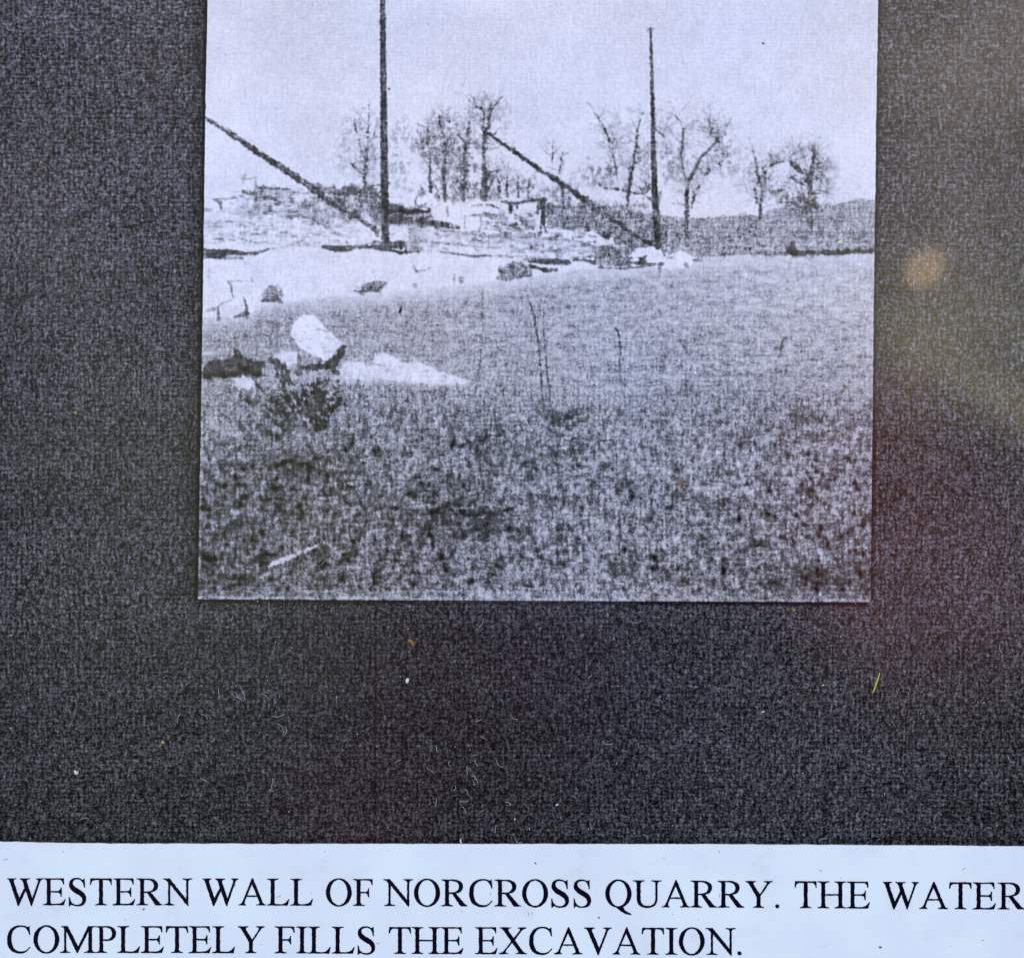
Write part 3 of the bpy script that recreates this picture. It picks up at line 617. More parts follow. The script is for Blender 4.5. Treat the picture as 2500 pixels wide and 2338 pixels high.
ell(Cc, 1015, 850, 10, 8, .7, .8)

# --- derricks ----------------------------------------------------------
I_M1 = new_id('printed_mast', 'thick dark mast of the first derrick, running off the top of the picture')
line(S, [(934, -20), (936, 200), (938, 400), (940, 500), (941, 588)], [12, 14.5, 18.5, 19.5, 18], .30, 1, I_M1, 1.2, 0.06, 1.0)
line(S, [(929, -20), (931, 200), (933, 400), (934, 500)], [3, 3, 3, 3], .22, .8, I_M1)
line(A, [(1520, 838), (1660, 825)], [8, 14], .32, .9, I_M1); line(A, [(1600, 1250), (1640, 1290), (1650, 1270)], [20, 36, 20], .34, .9, I_M1)
I_B1 = new_id('printed_boom', 'slanting dark boom of the first derrick, from the left edge down to the mast foot')
line(A, [(150, 282), (200, 310), (420, 450), (600, 575), (780, 690), (920, 780), (1060, 880), (1200, 985), (1400, 1095), (1560, 1205)], [20, 28, 38, 46, 50, 52, 56, 46, 40, 36], .34, 1, I_B1, 1.4, 0.07, 2.2)
line(A, [(180, 310), (420, 462), (780, 706), (1060, 900), (1400, 1105), (1560, 1215)], [8, 12, 12, 14, 12, 10], .24, .85, I_B1)
line(A, [(340, 375), (380, 400)], [14, 10], .45, .9, I_B1); line(A, [(760, 650), (800, 680)], [20, 20], .42, .9, I_B1); line(A, [(1080, 830), (1100, 880)], [24, 40], .36, .95, I_B1); line(A, [(1010, 830), (1100, 840)], [16, 30], .42, .8, I_B1)
line(A, [(1545, 1190), (1560, 1240)], [30, 24], .34, .9, I_B1)
I_M2 = new_id('printed_mast', 'thinner dark mast of the second derrick, with its tip inside the picture')
line(S, [(1588, 68), (1590, 130), (1592, 200), (1595, 350), (1598, 460), (1602, 520), (1605, 602)], [5, 6.5, 8.5, 11, 14.5, 17, 15], .30, 1, I_M2, 1.2, 0.06, 1.0)
line(S, [(1582, 73), (1596, 71)], 5, .42, .9, I_M2); line(S, [(1612, 470), (1607, 520)], [6, 5], .5, .8)
line(Cc, [(60, 830), (75, 870)], [16, 24], .42, .8)
I_B2 = new_id('printed_boom', 'slanting dark boom of the second derrick, from the tree tops down to its mast foot')
line(B, [(640, 415), (700, 465), (820, 545), (960, 640), (1080, 730), (1190, 795), (1330, 895), (1450, 975), (1560, 1065), (1700, 1150), (1800, 1230), (1900, 1290), (2010, 1325)], [24, 32, 30, 32, 34, 40, 46, 48, 42, 34, 32, 34, 38], .32, 1, I_B2, 1.4, 0.06, 2.0)
line(B, [(1790, 1225), (1900, 1290), (2010, 1330)], [14, 20, 28], .24, .85, I_B2)
line(B, [(670, 440), (705, 405)], [24, 12], .38, .9, I_B2); line(B, [(1180, 770), (1195, 790)], [24, 40], .34, 1, I_B2); line(B, [(1440, 930), (1445, 980)], [16, 30], .3, 1, I_B2)
line(A, [(1680, 1175), (1795, 1170), (1795, 1230), (1690, 1240), (1790, 1270)], 30, .83, .9)

# --- near rocks, log, shrub ----------------------------------------------
for pts, w, v, a in [([(218, 262), (222, 350)], [12, 20], .42, .95), ([(385, 205), (400, 260), (408, 320)], [6, 16, 26], .42, .95), ([(318, 332), (360, 318), (405, 305)], [10, 26, 30], .34, 1),
                     ([(230, 250), (330, 205)], [8, 5], .60, .8), ([(145, 285), (215, 275)], 22, .58, .8), ([(410, 330), (412, 500)], [9, 6], .54, .7), ([(455, 400), (458, 480)], 7, .56, .6), ([(130, 340), (420, 340)], 12, .60, .5),
                     ([(525, 400), (510, 450)], [14, 8], .52, .5)]:
    line(D, pts, w, v, a)
poly(D, [(235, 265), (390, 240), (385, 315), (240, 335)], 0.79, .7, 0.02, 2)
poly(D, [(575, 570), (640, 548), (735, 560), (740, 640), (600, 650)], 0.79, 1, 0.02, 3, None, 3)
poly(D, [(740, 560), (880, 590), (900, 650), (760, 650)], 0.62, 1, 0.04, 2, None, 2)
I_BL1 = new_id('printed_boulder', 'large tilted white block half in the water, left of centre')
poly(D, [(745, 330), (770, 312), (835, 318), (862, 340), (905, 392), (950, 425), (1010, 490), (1014, 510), (968, 560), (950, 600), (905, 612), (880, 600), (800, 558), (745, 522), (715, 470), (690, 455), (695, 380)], 0.865, 1, 0.012, 1.6, I_BL1, 0.8)
poly(D, [(950, 480), (1012, 500), (966, 562), (948, 602), (905, 612), (930, 560)], 0.82, .8, 0.01, 3)
line(D, [(700, 400), (720, 460), (780, 520), (860, 580)], 10, .77, .6); line(D, [(700, 380), (640, 400), (600, 440)], 16, .74, .5)
I_LOG = new_id('printed_log', 'black bushy log at the left edge of the picture')
poly(D, [(100, 700), (130, 640), (160, 605), (250, 600), (305, 590), (318, 530), (350, 530), (380, 585), (450, 610), (522, 625), (515, 690), (440, 715), (300, 722), (100, 715)], 0.27, 1, 0.06, 2, I_LOG, 3)
poly(D, [(100, 680), (300, 690), (500, 690), (440, 730), (100, 720)], 0.17, .8, 0.02, 3, I_LOG, 3)
poly(D, [(305, 735), (370, 712), (440, 735), (452, 790), (370, 792)], 0.81, 1, 0.03, 2.5, None, 3)
I_LEDGE = new_id('printed_boulder', 'long low white ledge reaching into the water right of the shrub')
poly(D, [(960, 700), (1050, 612), (1130, 615), (1210, 640), (1240, 572), (1290, 555), (1350, 570), (1400, 612), (1540, 628), (1620, 665), (1700, 700), (1860, 742), (1800, 770), (1600, 765), (1300, 740), (1100, 745), (960, 750)], 0.835, 1, 0.015, 3, I_LEDGE, 1.5)
poly(D, [(1000, 700), (1060, 640), (1180, 655), (1250, 680), (1300, 735), (1100, 740), (1000, 735)], 0.77, .8, 0.04, 7, None, 5)
poly(D, [(1340, 690), (1560, 690), (1740, 735), (1780, 765), (1500, 762), (1340, 740)], 0.82, .8, 0.03, 7, None, 5)
line(D, [(985, 745), (1300, 748), (1600, 768), (1830, 768)], [30, 26, 16, 10], .66, .6)
speck(D, 1000, 620, 1700, 760, 60, .66, .74, 6, 14, .6, 61, 1.4)
for pts, w, v, a in [([(1130, 612), (1250, 635), (1310, 650)], [6, 9, 6], .60, .8), ([(1350, 545), (1400, 590)], [20, 14], .62, .6), ([(1560, 630), (1640, 650)], 10, .6, .7), ([(1325, 620), (1345, 700)], 9, .68, .6), ([(1000, 690), (1020, 740)], 20, .72, .5)]:
    line(D, pts, w, v, a)
poly(D, [(640, 695), (880, 680), (900, 730), (660, 735)], 0.76, .85, 0.05, 4, None, 4)
I_SHRUB = new_id('printed_shrub', 'dark upright shrub in front of the tilted white block')
poly(D, [(560, 620), (640, 640), (700, 720), (1000, 700), (1010, 820), (960, 960), (900, 1060), (820, 1060), (700, 960), (640, 840)], 0.54, .7, 0.06, 12, None, 6)
for bx, by, tx, ty in [(860, 1060, 640, 700), (860, 1060, 690, 740), (850, 1060, 760, 760), (860, 1050, 830, 730), (865, 1050, 880, 715), (870, 1050, 930, 740), (880, 1050, 995, 770), (700, 1000, 470, 770), (690, 1010, 540, 850), (640, 1060, 380, 840), (720, 980, 570, 620), (900, 1040, 1010, 850), (800, 1040, 640, 640)]:
    r = random.Random(int(tx)); n = 7; P = []
    for i in range(n + 1):
        t = i / n; P.append((bx + (tx - bx) * t + r.uniform(-12, 12), by + (ty - by) * t ** 0.9 + r.uniform(-8, 8)))
    line(D, P, [r.choice((3, 8, 16, 26, 32)) for _ in P], .22, .92, I_SHRUB, 1.6, 0.05, 4)
speck(D, 560, 740, 1000, 1060, 70, 0.18, 0.28, 8, 20, 0.7, 23, 0.5)
speck(D, 640, 740, 1000, 1040, 40, 0.62, 0.74, 6, 12, 0.5, 24, 0.6)
sr = random.Random(404)
for k in range(30):
    f = (k / 29.0) ** 0.8; tx = 470 + 560 * f + sr.uniform(-24, 24)
    hgt = 330 - 150 * abs(f - 0.62) + sr.uniform(-70, 30)
    bx = 860 + (tx - 860) * 0.12 + sr.uniform(-14, 14); by = 1065
    P = []; s0 = sr.uniform(0.25, 0.6); s1 = sr.uniform(0.75, 1.0)
    for i in range(8):
        t = s0 + (s1 - s0) * i / 7
        P.append((bx + (tx - bx) * t ** 0.85 + sr.uniform(-5, 5), by - hgt * t + sr.uniform(-5, 5)))
    line(D, P, [sr.choice((2, 4, 8, 14, 22)) for _ in P], .20, sr.uniform(.75, .98), I_SHRUB, 1.3, 0.04, 2.2)
line(D, [(755, 655), (850, 655), (920, 645), (960, 625), (1005, 575), (1035, 515)], [24, 34, 48, 60, 46, 20], .26, 1, I_SHRUB, 1.6, 0.05, 3)
line(D, [(740, 565), (750, 620), (740, 690)], [14, 30, 50], .34, .95, I_SHRUB); line(D, [(560, 605), (600, 625), (632, 660), (635, 750)], [30, 50, 34, 24], .34, .95, I_SHRUB); line(D, [(880, 600), (870, 650)], [14, 34], .36, .9, I_SHRUB)
line(D, [(960, 670), (990, 690)], 30, .30, .9, I_SHRUB)
line(D, [(100, 905), (210, 920), (265, 975), (330, 1020), (430, 1060)], [16, 24, 20, 16, 12], .38, .9)
poly(D, [(118, 930), (230, 940), (330, 1050), (200, 1060), (118, 1020)], 0.62, .5, 0.03, 8, None, 4)
ell(D, 285, 1130, 55, 40, .36, .55, .05, 5); poly(D, [(230, 1075), (350, 1070), (360, 1095), (240, 1100)], 0.70, .6, 0.03, 5)

for k in range(150):
    r = random.Random(3000 + k); x = r.uniform(820, 2130); y = float(np.interp(x, [820, 1130, 1250, 1500, 1800, 2150], [940, 952, 972, 1002, 975, 965])) + r.uniform(-18, 26)
    line(S, [(x, y), (x + r.uniform(-4, 4), y + r.uniform(6, 18))], [2.5, r.uniform(3, 6)], r.uniform(.28, .42), r.uniform(.5, .9), None, 1.1, .04, 1.2)
line(Cc, [(470, 1395), (800, 1390), (1210, 1395)], [14, 12, 14], .42, .7)
# reeds
I_REED = new_id('printed_reed', 'pair of tall thin reeds standing in the water at the centre')
line(E, [(360, 190), (410, 320), (415, 380), (440, 500), (448, 640), (458, 780), (475, 950), (480, 990)], [6, 11, 15, 13, 12, 15, 18, 28], .33, .95, I_REED, 1.2, .04, 1.2)
line(E, [(470, 280), (472, 420), (485, 620), (492, 700), (512, 800), (512, 890), (535, 960)], [5, 10, 12, 12, 15, 12, 18], .35, .95, I_REED, 1.2, .04, 1.2)
I_REED2 = new_id('printed_reed', 'single thin reed right of the tall pair')
line(E, [(935, 400), (962, 450), (965, 520), (963, 640), (965, 760)], [8, 14, 9, 11, 8], .36, .9, I_REED2, 1.2, .04, 1.2)
I_REED3 = new_id('printed_reed', 'thin reed left of the tall pair')
line(E, [(74, 150), (72, 400), (68, 520), (58, 640), (45, 720)], [9, 9, 9, 12, 12], .42, .9, I_REED3, 1.2, .04, 1.2)
for pts, w, v, a in [([(755, 390), (750, 470), (735, 540)], [8, 10, 5], .52, .8), ([(690, 740), (705, 690), (720, 630)], [8, 10, 6], .48, .85), ([(755, 680), (757, 740)], [8, 10], .44, .9), ([(757, 740), (750, 960)], [6, 9], .54, .7),
                     ([(1320, 500), (1315, 690)], [9, 7], .48, .85), ([(1430, 640), (1418, 675)], 14, .40, .9), ([(1402, 740), (1385, 830), (1365, 900), (1368, 980)], [8, 10, 20, 14], .42, .85), ([(645, 870), (640, 960)], 7, .5, .7),
                     ([(1245, 850), (1252, 890)], 12, .42, .8), ([(1790, 680), (1790, 860)], [7, 9], .5, .75), ([(965, 60), (965, 400)], 4, .62, .6), ([(392, 30), (392, 240)], 4, .60, .6), ([(480, 530), (600, 530), (735, 524)], [7, 10, 6], .52, .85),
                     ([(0, 483), (190, 480)], 8, .53, .8), ([(480, 570), (520, 575)], 8, .5, .8), ([(640, 570), (700, 560)], 10, .56, .7), ([(490, 635), (630, 638)], [6, 12], .52, .8), ([(740, 618), (880, 615)], 6, .56, .7),
                     ([(1480, 415), (1560, 435), (1640, 440)], [6, 16, 14], .50, .85), ([(1730, 500), (1790, 503)], 14, .46, .85), ([(1150, 652), (1260, 655)], 12, .44, .85), ([(1410, 570), (1500, 572)], 12, .50, .8), ([(1510, 640), (1560, 650)], 14, .46, .8),
                     ([(870, 762), (1110, 765)], [8, 10], .46, .8), ([(680, 765), (790, 765)], 10, .50, .75), ([(1620, 752), (1900, 752)], 7, .58, .7), ([(1490, 855), (1720, 855)], 16, .48, .8), ([(160, 545), (165, 590)], 12, .46, .8),
                     ([(270, 505), (440, 510)], 7, .58, .7), ([(280, 555), (350, 557)], 10, .56, .7), ([(1200, 530), (1225, 535)], 22, .52, .7), ([(1650, 640), (1980, 640)], 8, .58, .6)]:
    line(E, pts, w, v, a)
speck(E, 0, 420, 1980, 640, 150, 0.52, 0.6, 5, 9, 0.55, 31, 4.0)
speck(E, 0, 640, 2580, 860, 190, 0.44, 0.56, 6, 12, 0.6, 32, 1.8)
speck(E, 0, 600, 2580, 860, 120, 0.72, 0.78, 5, 10, 0.5, 33, 2.4)
speck(D, 450, 260, 1990, 560, 160, 0.54, 0.62, 5, 9, 0.5, 34, 3.0)
speck(H, 20, 300, 880, 560, 70, 0.48, 0.58, 5, 9, 0.55, 35, 4.5)
speck(E, 0, 120, 2580, 420, 180, 0.58, 0.64, 5, 9, 0.5, 36, 1.2)
line(H, [(445, 345), (432, 395), (418, 455)], [5, 7, 12], .32, .95)
rr_ = random.Random(5)
for k in range(46):
    x = rr_.uniform(0, 1900); y0 = rr_.uniform(560, 820); h_ = rr_.uniform(50, 170)
    line(E, [(x, y0), (x + rr_.uniform(-8, 8), y0 + h_ / 2), (x + rr_.uniform(-10, 10), y0 + h_)], [5, 7, 10], .44, rr_.uniform(.4, .85), None, 1.2, .04, 1.0)
for k in range(60):
    x = rr_.uniform(0, 2500); y0 = rr_.uniform(880, 1500); h_ = rr_.uniform(30, 90); lt = rr_.random() < .45
    line(E, [(x, y0), (x + rr_.uniform(-12, 12), y0 + h_)], [5, 8], .72 if lt else .36, rr_.uniform(.4, .8), None, 1.2, .04, 1.4)
speck(E, 1300, 400, 2560, 820, 150, 0.40, 0.52, 6, 12, 0.7, 71, 2.6)
speck(E, 1300, 420, 2560, 800, 90, 0.74, 0.80, 5, 10, 0.5, 72, 2.6)
speck(E, 300, 470, 1300, 800, 80, 0.44, 0.54, 5, 10, 0.6, 73, 2.4)
# foreground clumps
speck(E, 520, 930, 720, 1040, 26, 0.20, 0.30, 18, 34, 0.8, 41, 1.0); speck(E, 640, 1080, 720, 1200, 12, 0.20, 0.28, 18, 30, 0.8, 42, .7)
speck(G, 0, 0, 750, 430, 212, 0.24, 0.36, 7, 18, 0.55, 43, .9); speck(G, 700, 0, 2580, 700, 525, 0.26, 0.38, 8, 21, 0.51, 44, .9)
speck(G, 0, 0, 2580, 900, 375, 0.70, 0.80, 5, 11, 0.42, 45, 1.0); speck(G, 0, 400, 2580, 1150, 412, 0.24, 0.36, 8, 19, 0.47, 46, 1.1)
speck(G, 0, 850, 2300, 1200, 250, 0.66, 0.76, 5, 12, 0.38, 47, 1.6)
speck(F, 120, 150, 1990, 1150, 525, 0.24, 0.36, 8, 21, 0.42, 48, 1.2); speck(F, 120, 100, 1990, 1200, 450, 0.62, 0.76, 5, 11, 0.38, 49, 1.5)
speck(F, 560, 280, 1180, 430, 75, 0.22, 0.30, 12, 27, 0.55, 50, 1.2); speck(F, 1660, 610, 2000, 830, 85, 0.14, 0.22, 12, 28, 0.8, 51, .7)
speck(G, 0, 630, 260, 790, 32, 0.16, 0.24, 14, 27, 0.68, 52, 1.2); speck(F, 1470, 470, 1620, 580, 17, .22, .3, 12, 25, 0.68, 53); speck(F, 1720, 470, 1800, 600, 15, .24, .3, 12, 22, 0.68, 54)
speck(G, 900, 990, 1120, 1090, 32, .22, .30, 12, 25, 0.59, 55); speck(G, 1350, 1080, 1550, 1140, 22, .24, .3, 11, 22, 0.59, 56); speck(G, 1440, 820, 1560, 940, 20, .22, .3, 12, 25, 0.68, 57); speck(G, 1480, 600, 1680, 640, 20, .24, .3, 10, 19, 0.68, 58, 1.5)
speck(H, 480, 690, 620, 800, 20, .28, .36, 12, 26, .7, 59); speck(H, 350, 1480, 860, 1680, 120, .24, .34, 12, 26, .6, 60)
for pts, w, v, a in [([(110, 695), (180, 665), (285, 632)], [22, 26, 12], .17, 1), ([(150, 785), (265, 782)], 20, .24, .9), ([(960, 650), (962, 780), (960, 940)], [18, 18, 12], .30, .75), ([(885, 510), (882, 620)], 18, .76, .6), ([(960, 505), (960, 570)], 14, .3, .7), ([(1830, 430), (1900, 470), (1935, 510)], [14, 34, 18], .28, .85),
                     ([(1260, 700), (1400, 750)], 20, .34, .7), ([(280, 1150), (430, 1165)], 8, .74, .6), ([(1000, 950), (1080, 985), (1140, 1000)], [10, 14, 10], .74, .5)]:
    line(G, pts, w, v, a)
I_LOG2 = new_id('printed_log', 'pale stick beside a dark log lying in the lower left grass')
line(F, [(560, 1012), (640, 968), (720, 938), (830, 890), (900, 860)], [26, 28, 22, 14, 6], .78, .95, I_LOG2, 2, .04, 3)
line(F, [(390, 1020), (440, 985), (510, 955), (590, 935)], [10, 46, 60, 30], .25, .9, I_LOG2, 2, .05, 3)
line(F, [(560, 1022), (700, 1005)], 14, .30, .8); line(F, [(1200, 785), (1300, 770)], 12, .72, .7); line(F, [(1370, 910), (1440, 870)], 12, .28, .8); line(F, [(760, 785), (850, 785)], 8, .70, .7)
ell(F, 320, 665, 30, 28, .74, .8, .03, 4); line(F, [(230, 610), (330, 625)], 26, .28, .7); line(F, [(1040, 740), (1150, 745)], 14, .72, .6)
line(F, [(100, 930), (160, 940)], 40, .24, .8); line(F, [(340, 1140), (350, 1100)], [6, 10], .2, .8)
line(F, [(1060, 310), (1170, 305)], 30, .28, .8); line(F, [(980, 405), (1140, 405)], 22, .24, .85); line(F, [(900, 215), (1060, 210)], 10, .68, .6); line(F, [(110, 420), (460, 418)], 6, .6, .5)
# pale lower margin of the print
bl = 1462 + (XX - 484) * 7 / 1640
T = np.where((YY > bl - 24), T * 0.72 + 0.62 * 0.28, T)
fade = np.clip(1 - np.abs(YY - (bl - 4)) / 4.0, 0, 1) * (0.55 + 0.35 * np.clip(1 - np.abs(XX - 700) / 500, 0, 1)) * np.clip(0.6 + 0.4 * F_HOR, 0, 1)
T = T * (1 - fade) + 0.80 * fade
xl = np.interp(YY, [0, 200, 760, 1462], [506.5, 502, 494.5, 483])
le = np.clip(1 - np.abs(XX - xl - 3) / 4, 0, 1) * 0.55 * np.clip(0.6 + 0.3 * F_VER, 0, 1) * np.clip((YY - 480) / 60, 0, 1)
T = T * (1 - le) + 0.82 * le
T = np.clip(T, 0.05, 0.93)
# PICTURE END --------------------------------------------------------

# ------------------------------------------------------------------ sheet
sheet = empty('information_sheet', (0, 0, 0))
tag(sheet, 'laminated sheet with a black and white quarry photograph on dark speckled paper above white caption', 'information sheet')

def edge_left(y): return np.interp(y, [0, 200, 760, 1462], [507, 502.5, 494.7, 483])
def edge_right(y): return np.interp(y, [0, 200, 760, 1469], [2144, 2140.5, 2133, 2125.5])
def y_bottom(u): return 1462.5 + 7.0 * u

def lattice(nu, nv, fx, z):
    """grid of points in drawing units -> world coords"""
    U, V = np.meshgrid(np.linspace(0, 1, nu + 1), np.linspace(0, 1, nv + 1))
    x, y = fx(U, V)
    return x, y
def mesh_from_cells(name, x, y, z, tone, mask, mat, parent, zfun=None):
    nv1, nu1 = x.shape
    idx = np.arange(nv1 * nu1).reshape(nv1, nu1)
    q = np.stack([idx[:-1, :-1], idx[1:, :-1], idx[1:, 1:], idx[:-1, 1:]], -1)[mask]
    if len(q) == 0: return None
    used, inv = np.unique(q.ravel(), return_inverse=True)
    co = np.empty((len(used), 3), np.float32)
    co[:, 0] = ((x - CX) * PX).ravel()[used]; co[:, 1] = ((CY - y) * PX).ravel()[used]
    co[:, 2] = z if np.isscalar(z) else z.ravel()[used]
    me = bpy.data.meshes.new(name)
    nq = len(q)
    me.vertices.add(len(used)); me.vertices.foreach_set('co', co.ravel())
    me.loops.add(nq * 4); me.loops.foreach_set('vertex_index', inv.astype(np.int32).ravel())
    me.polygons.add(nq); me.polygons.foreach_set('loop_start', (np.arange(nq) * 4).astype(np.int32))
    me.update(calc_edges=True)
    at = me.attributes.new('tone', 'FLOAT', 'POINT')
    at.data.foreach_set('value', tone.ravel()[used].astype(np.float32))
    me.validate()
    return link_mesh(name, me, mat, parent)

def box_slab(name, x0, y0, x1, y1, z0, z1, mat, parent):
    bm = bmesh.new()
    vs = [bm.verts.new((WX(a), WY(b), c)) for c in (z0, z1) for a, b in ((x0, y0), (x1, y0), (x1, y1), (x0, y1))]
    for f in ((0, 1, 2, 3), (7, 6, 5, 4), (0, 4, 5, 1), (1, 5, 6, 2), (2, 6, 7, 3), (3, 7, 4, 0)): bm.faces.new([vs[i] for i in f])
    bmesh.ops.recalc_face_normals(bm, faces=bm.faces)
    me = bpy.data.meshes.new(name); bm.to_mesh(me); bm.free()
    return link_mesh(name, me, mat, parent)

# board under the sheet
board = box_slab('backing_board', -900, -900, 3400, 3240, -0.004, -0.0006, MAT_BOARD, None)
tag(board, 'plain grey board under the sheet', None, None, 'structure')
core = box_slab('paper_core', -200, -300, 2700, 2560, -0.00055, -0.00035, MAT_PAPER, sheet)

# dark mount paper: 4-unit lattice with its own tone, the photograph and the strip sit in its openings
def wavy(x, y, n=3, amp=1.0, seed=0):
    r = np.random.RandomState(seed); o = 0
    for _ in range(n):
        kx, ky, ph = r.uniform(-.004, .004), r.uniform(-.004, .004), r.uniform(0, 6.28)
        o = o + np.sin(kx * x + ky * y + ph)
    return amp * o / n
MW, MH = 730, 600
mx, my = np.meshgrid(np.linspace(-200, 2700, MW + 1), np.linspace(-300, 2080, MH + 1))
mt = np.full(mx.shape, 0.238)
mt += 0.018 * wavy(mx, my, 5, 1.5, 4) + 0.010 * np.sin(my / 41.0 + 1.3 * np.sin(mx / 700)) * np.sin(my / 97.0 + 1)
mt -= 0.035 * np.clip((my - 1380) / 400, 0, 1)
mt -= 0.02 * np.exp(-((mx - 1250) / 500) ** 2 - ((my - 1650) / 250) ** 2)
mt += 0.02 * np.exp(-((mx - 250) / 300) ** 2 - ((my - 700) / 300) ** 2)
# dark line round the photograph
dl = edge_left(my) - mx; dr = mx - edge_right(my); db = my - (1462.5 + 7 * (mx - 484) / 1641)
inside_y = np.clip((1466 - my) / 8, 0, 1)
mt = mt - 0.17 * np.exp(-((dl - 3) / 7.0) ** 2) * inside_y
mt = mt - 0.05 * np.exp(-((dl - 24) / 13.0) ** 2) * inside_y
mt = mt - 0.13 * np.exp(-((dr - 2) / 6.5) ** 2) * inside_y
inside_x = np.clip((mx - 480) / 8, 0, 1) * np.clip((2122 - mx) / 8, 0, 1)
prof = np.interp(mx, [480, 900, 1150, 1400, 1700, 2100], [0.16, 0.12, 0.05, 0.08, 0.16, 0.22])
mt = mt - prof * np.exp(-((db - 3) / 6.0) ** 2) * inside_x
# copier streaks: crease at 917, faint columns
mt -= 0.07 * np.exp(-((mx - 916 + (my - 1500) * 0.004) / 2.6) ** 2) * (my > 1475) * np.clip((my - 1470) / 60, 0, 1)
mt -= 0.05 * np.exp(-((mx - 2014) / 4.0) ** 2) * (my > 1475) + 0.0
mt += 0.03 * np.exp(-((mx - 155) / 3.0) ** 2) + 0.02 * np.exp(-((mx - 2036) / 3.0) ** 2) * (my > 1475)
mt -= 0.05 * np.exp(-((my - 2052) / 7.0) ** 2)
cxm = (mx[:-1, :-1] + mx[1:, 1:]) / 2; cym = (my[:-1, :-1] + my[1:, 1:]) / 2
keep = np.ones(cxm.shape, bool)
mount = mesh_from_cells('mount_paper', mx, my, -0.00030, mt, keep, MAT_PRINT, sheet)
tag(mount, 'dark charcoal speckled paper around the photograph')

# photograph: lattice warped to the print's slightly skewed outline, split by what is printed
NU, NV = 822, 734
U, V = np.meshgrid(np.linspace(0, 1, NU + 1), np.linspace(0, 1, NV + 1))
yy = -8 + V * (y_bottom(U) + 8)
xa, xb = edge_left(yy), edge_right(yy)
# slightly ragged cut edge
jr = np.random.RandomState(5)
jl = np.convolve(jr.randn(NV + 9), np.ones(9) / 9, 'valid')[:NV + 1] * 0.8; jrr = np.convolve(jr.randn(NV + 9), np.ones(7) / 7, 'valid')[:NV + 1] * 0.8
xa = xa + jl[:, None]; xb = xb + jrr[:, None]
xx = xa + U * (xb - xa)
def sample(arr, x, y):
    fx = np.clip((x - PX0) / CELL - 0.5, 0, GW - 1.001); fy = np.clip((y - PY0) / CELL - 0.5, 0, GH - 1.001)
    ix = fx.astype(int); iy = fy.astype(int); tx = fx - ix; ty = fy - iy
    return (arr[iy, ix] * (1 - tx) + arr[iy, ix + 1] * tx) * (1 - ty) + (arr[iy + 1, ix] * (1 - tx) + arr[iy + 1, ix + 1] * tx) * ty
pt = sample(T, xx, yy)
cxp = (xx[:-1, :-1] + xx[1:, 1:]) / 2; cyp = (yy[:-1, :-1] + yy[1:, 1:]) / 2
ids = ID[np.clip(((cyp - PY0) / CELL).astype(int), 0, GH - 1), np.clip(((cxp - PX0) / CELL).astype(int), 0, GW - 1)]
ZP = -0.00012
# body of the print: thin card under the ink, its rim shows at the sides
rim = np.concatenate([np.stack([xx[:, 0], yy[:, 0]], 1), np.stack([xx[-1, :], yy[-1, :]], 1)[1:], np.stack([xx[::-1, -1], yy[::-1, -1]], 1)[1:], np.stack([xx[0, ::-1], yy[0, ::-1]], 1)[1:-1]])
n = len(rim)
me = bpy.data.meshes.new('photograph')
top = [(WX(a), WY(b), ZP - 0.00001) for a, b in rim]; bot = [(WX(a), WY(b), -0.00029) for a, b in rim]
me.from_pydata(top + bot, [], [[i, (i + 1) % n, n + (i + 1) % n, n + i] for i in range(n)] + [list(range(n))])
photo = link_mesh('photograph', me, simple_material('photo_card', (0.55, 0.56, 0.60), 0.7, 0.1, 2000), sheet)
tag(photo, 'black and white photograph of two derricks on a flooded quarry bank')
for i, (nm, lb) in enumerate(NAMES):
    o = mesh_from_cells(nm, xx, yy, ZP, pt, ids == i, MAT_PHOTO, photo)
    if o and lb: o['label'] = lb

# caption strip
def strip_top(x): return np.interp(x, [-200, 0, 180, 350, 840, 1700, 2100, 2500, 2700], [2052, 2053.5, 2057, 2058.5, 2059, 2059.5, 2062, 2064.5, 2066])
ns = 580
sxs = np.linspace(-200, 2700, ns + 1)
r_ = np.random.RandomState(8)
top = strip_top(sxs) + np.convolve(r_.randn(ns + 5), np.ones(5) / 5, 'valid') * 0.8
me = bpy.data.meshes.new('caption_strip')
vv = [(WX(a), WY(b), -0.00012) for a, b in zip(sxs, top)] + [(WX(a), WY(2560), -0.00012) for a in sxs] + [(WX(a), WY(b), -0.00029) for a, b in zip(sxs, top)]
m_ = ns + 1
ff = [[i, m_ + i, m_ + i + 1, i + 1] for i in range(ns)] + [[i, i + 1, 2 * m_ + i + 1, 2 * m_ + i] for i in range(ns)]
me.from_pydata(vv, [], ff)
strip = link_mesh('caption_strip', me, MAT_PAPER, sheet)
tag(strip, 'white paper caption strip with two lines of black serif capitals')

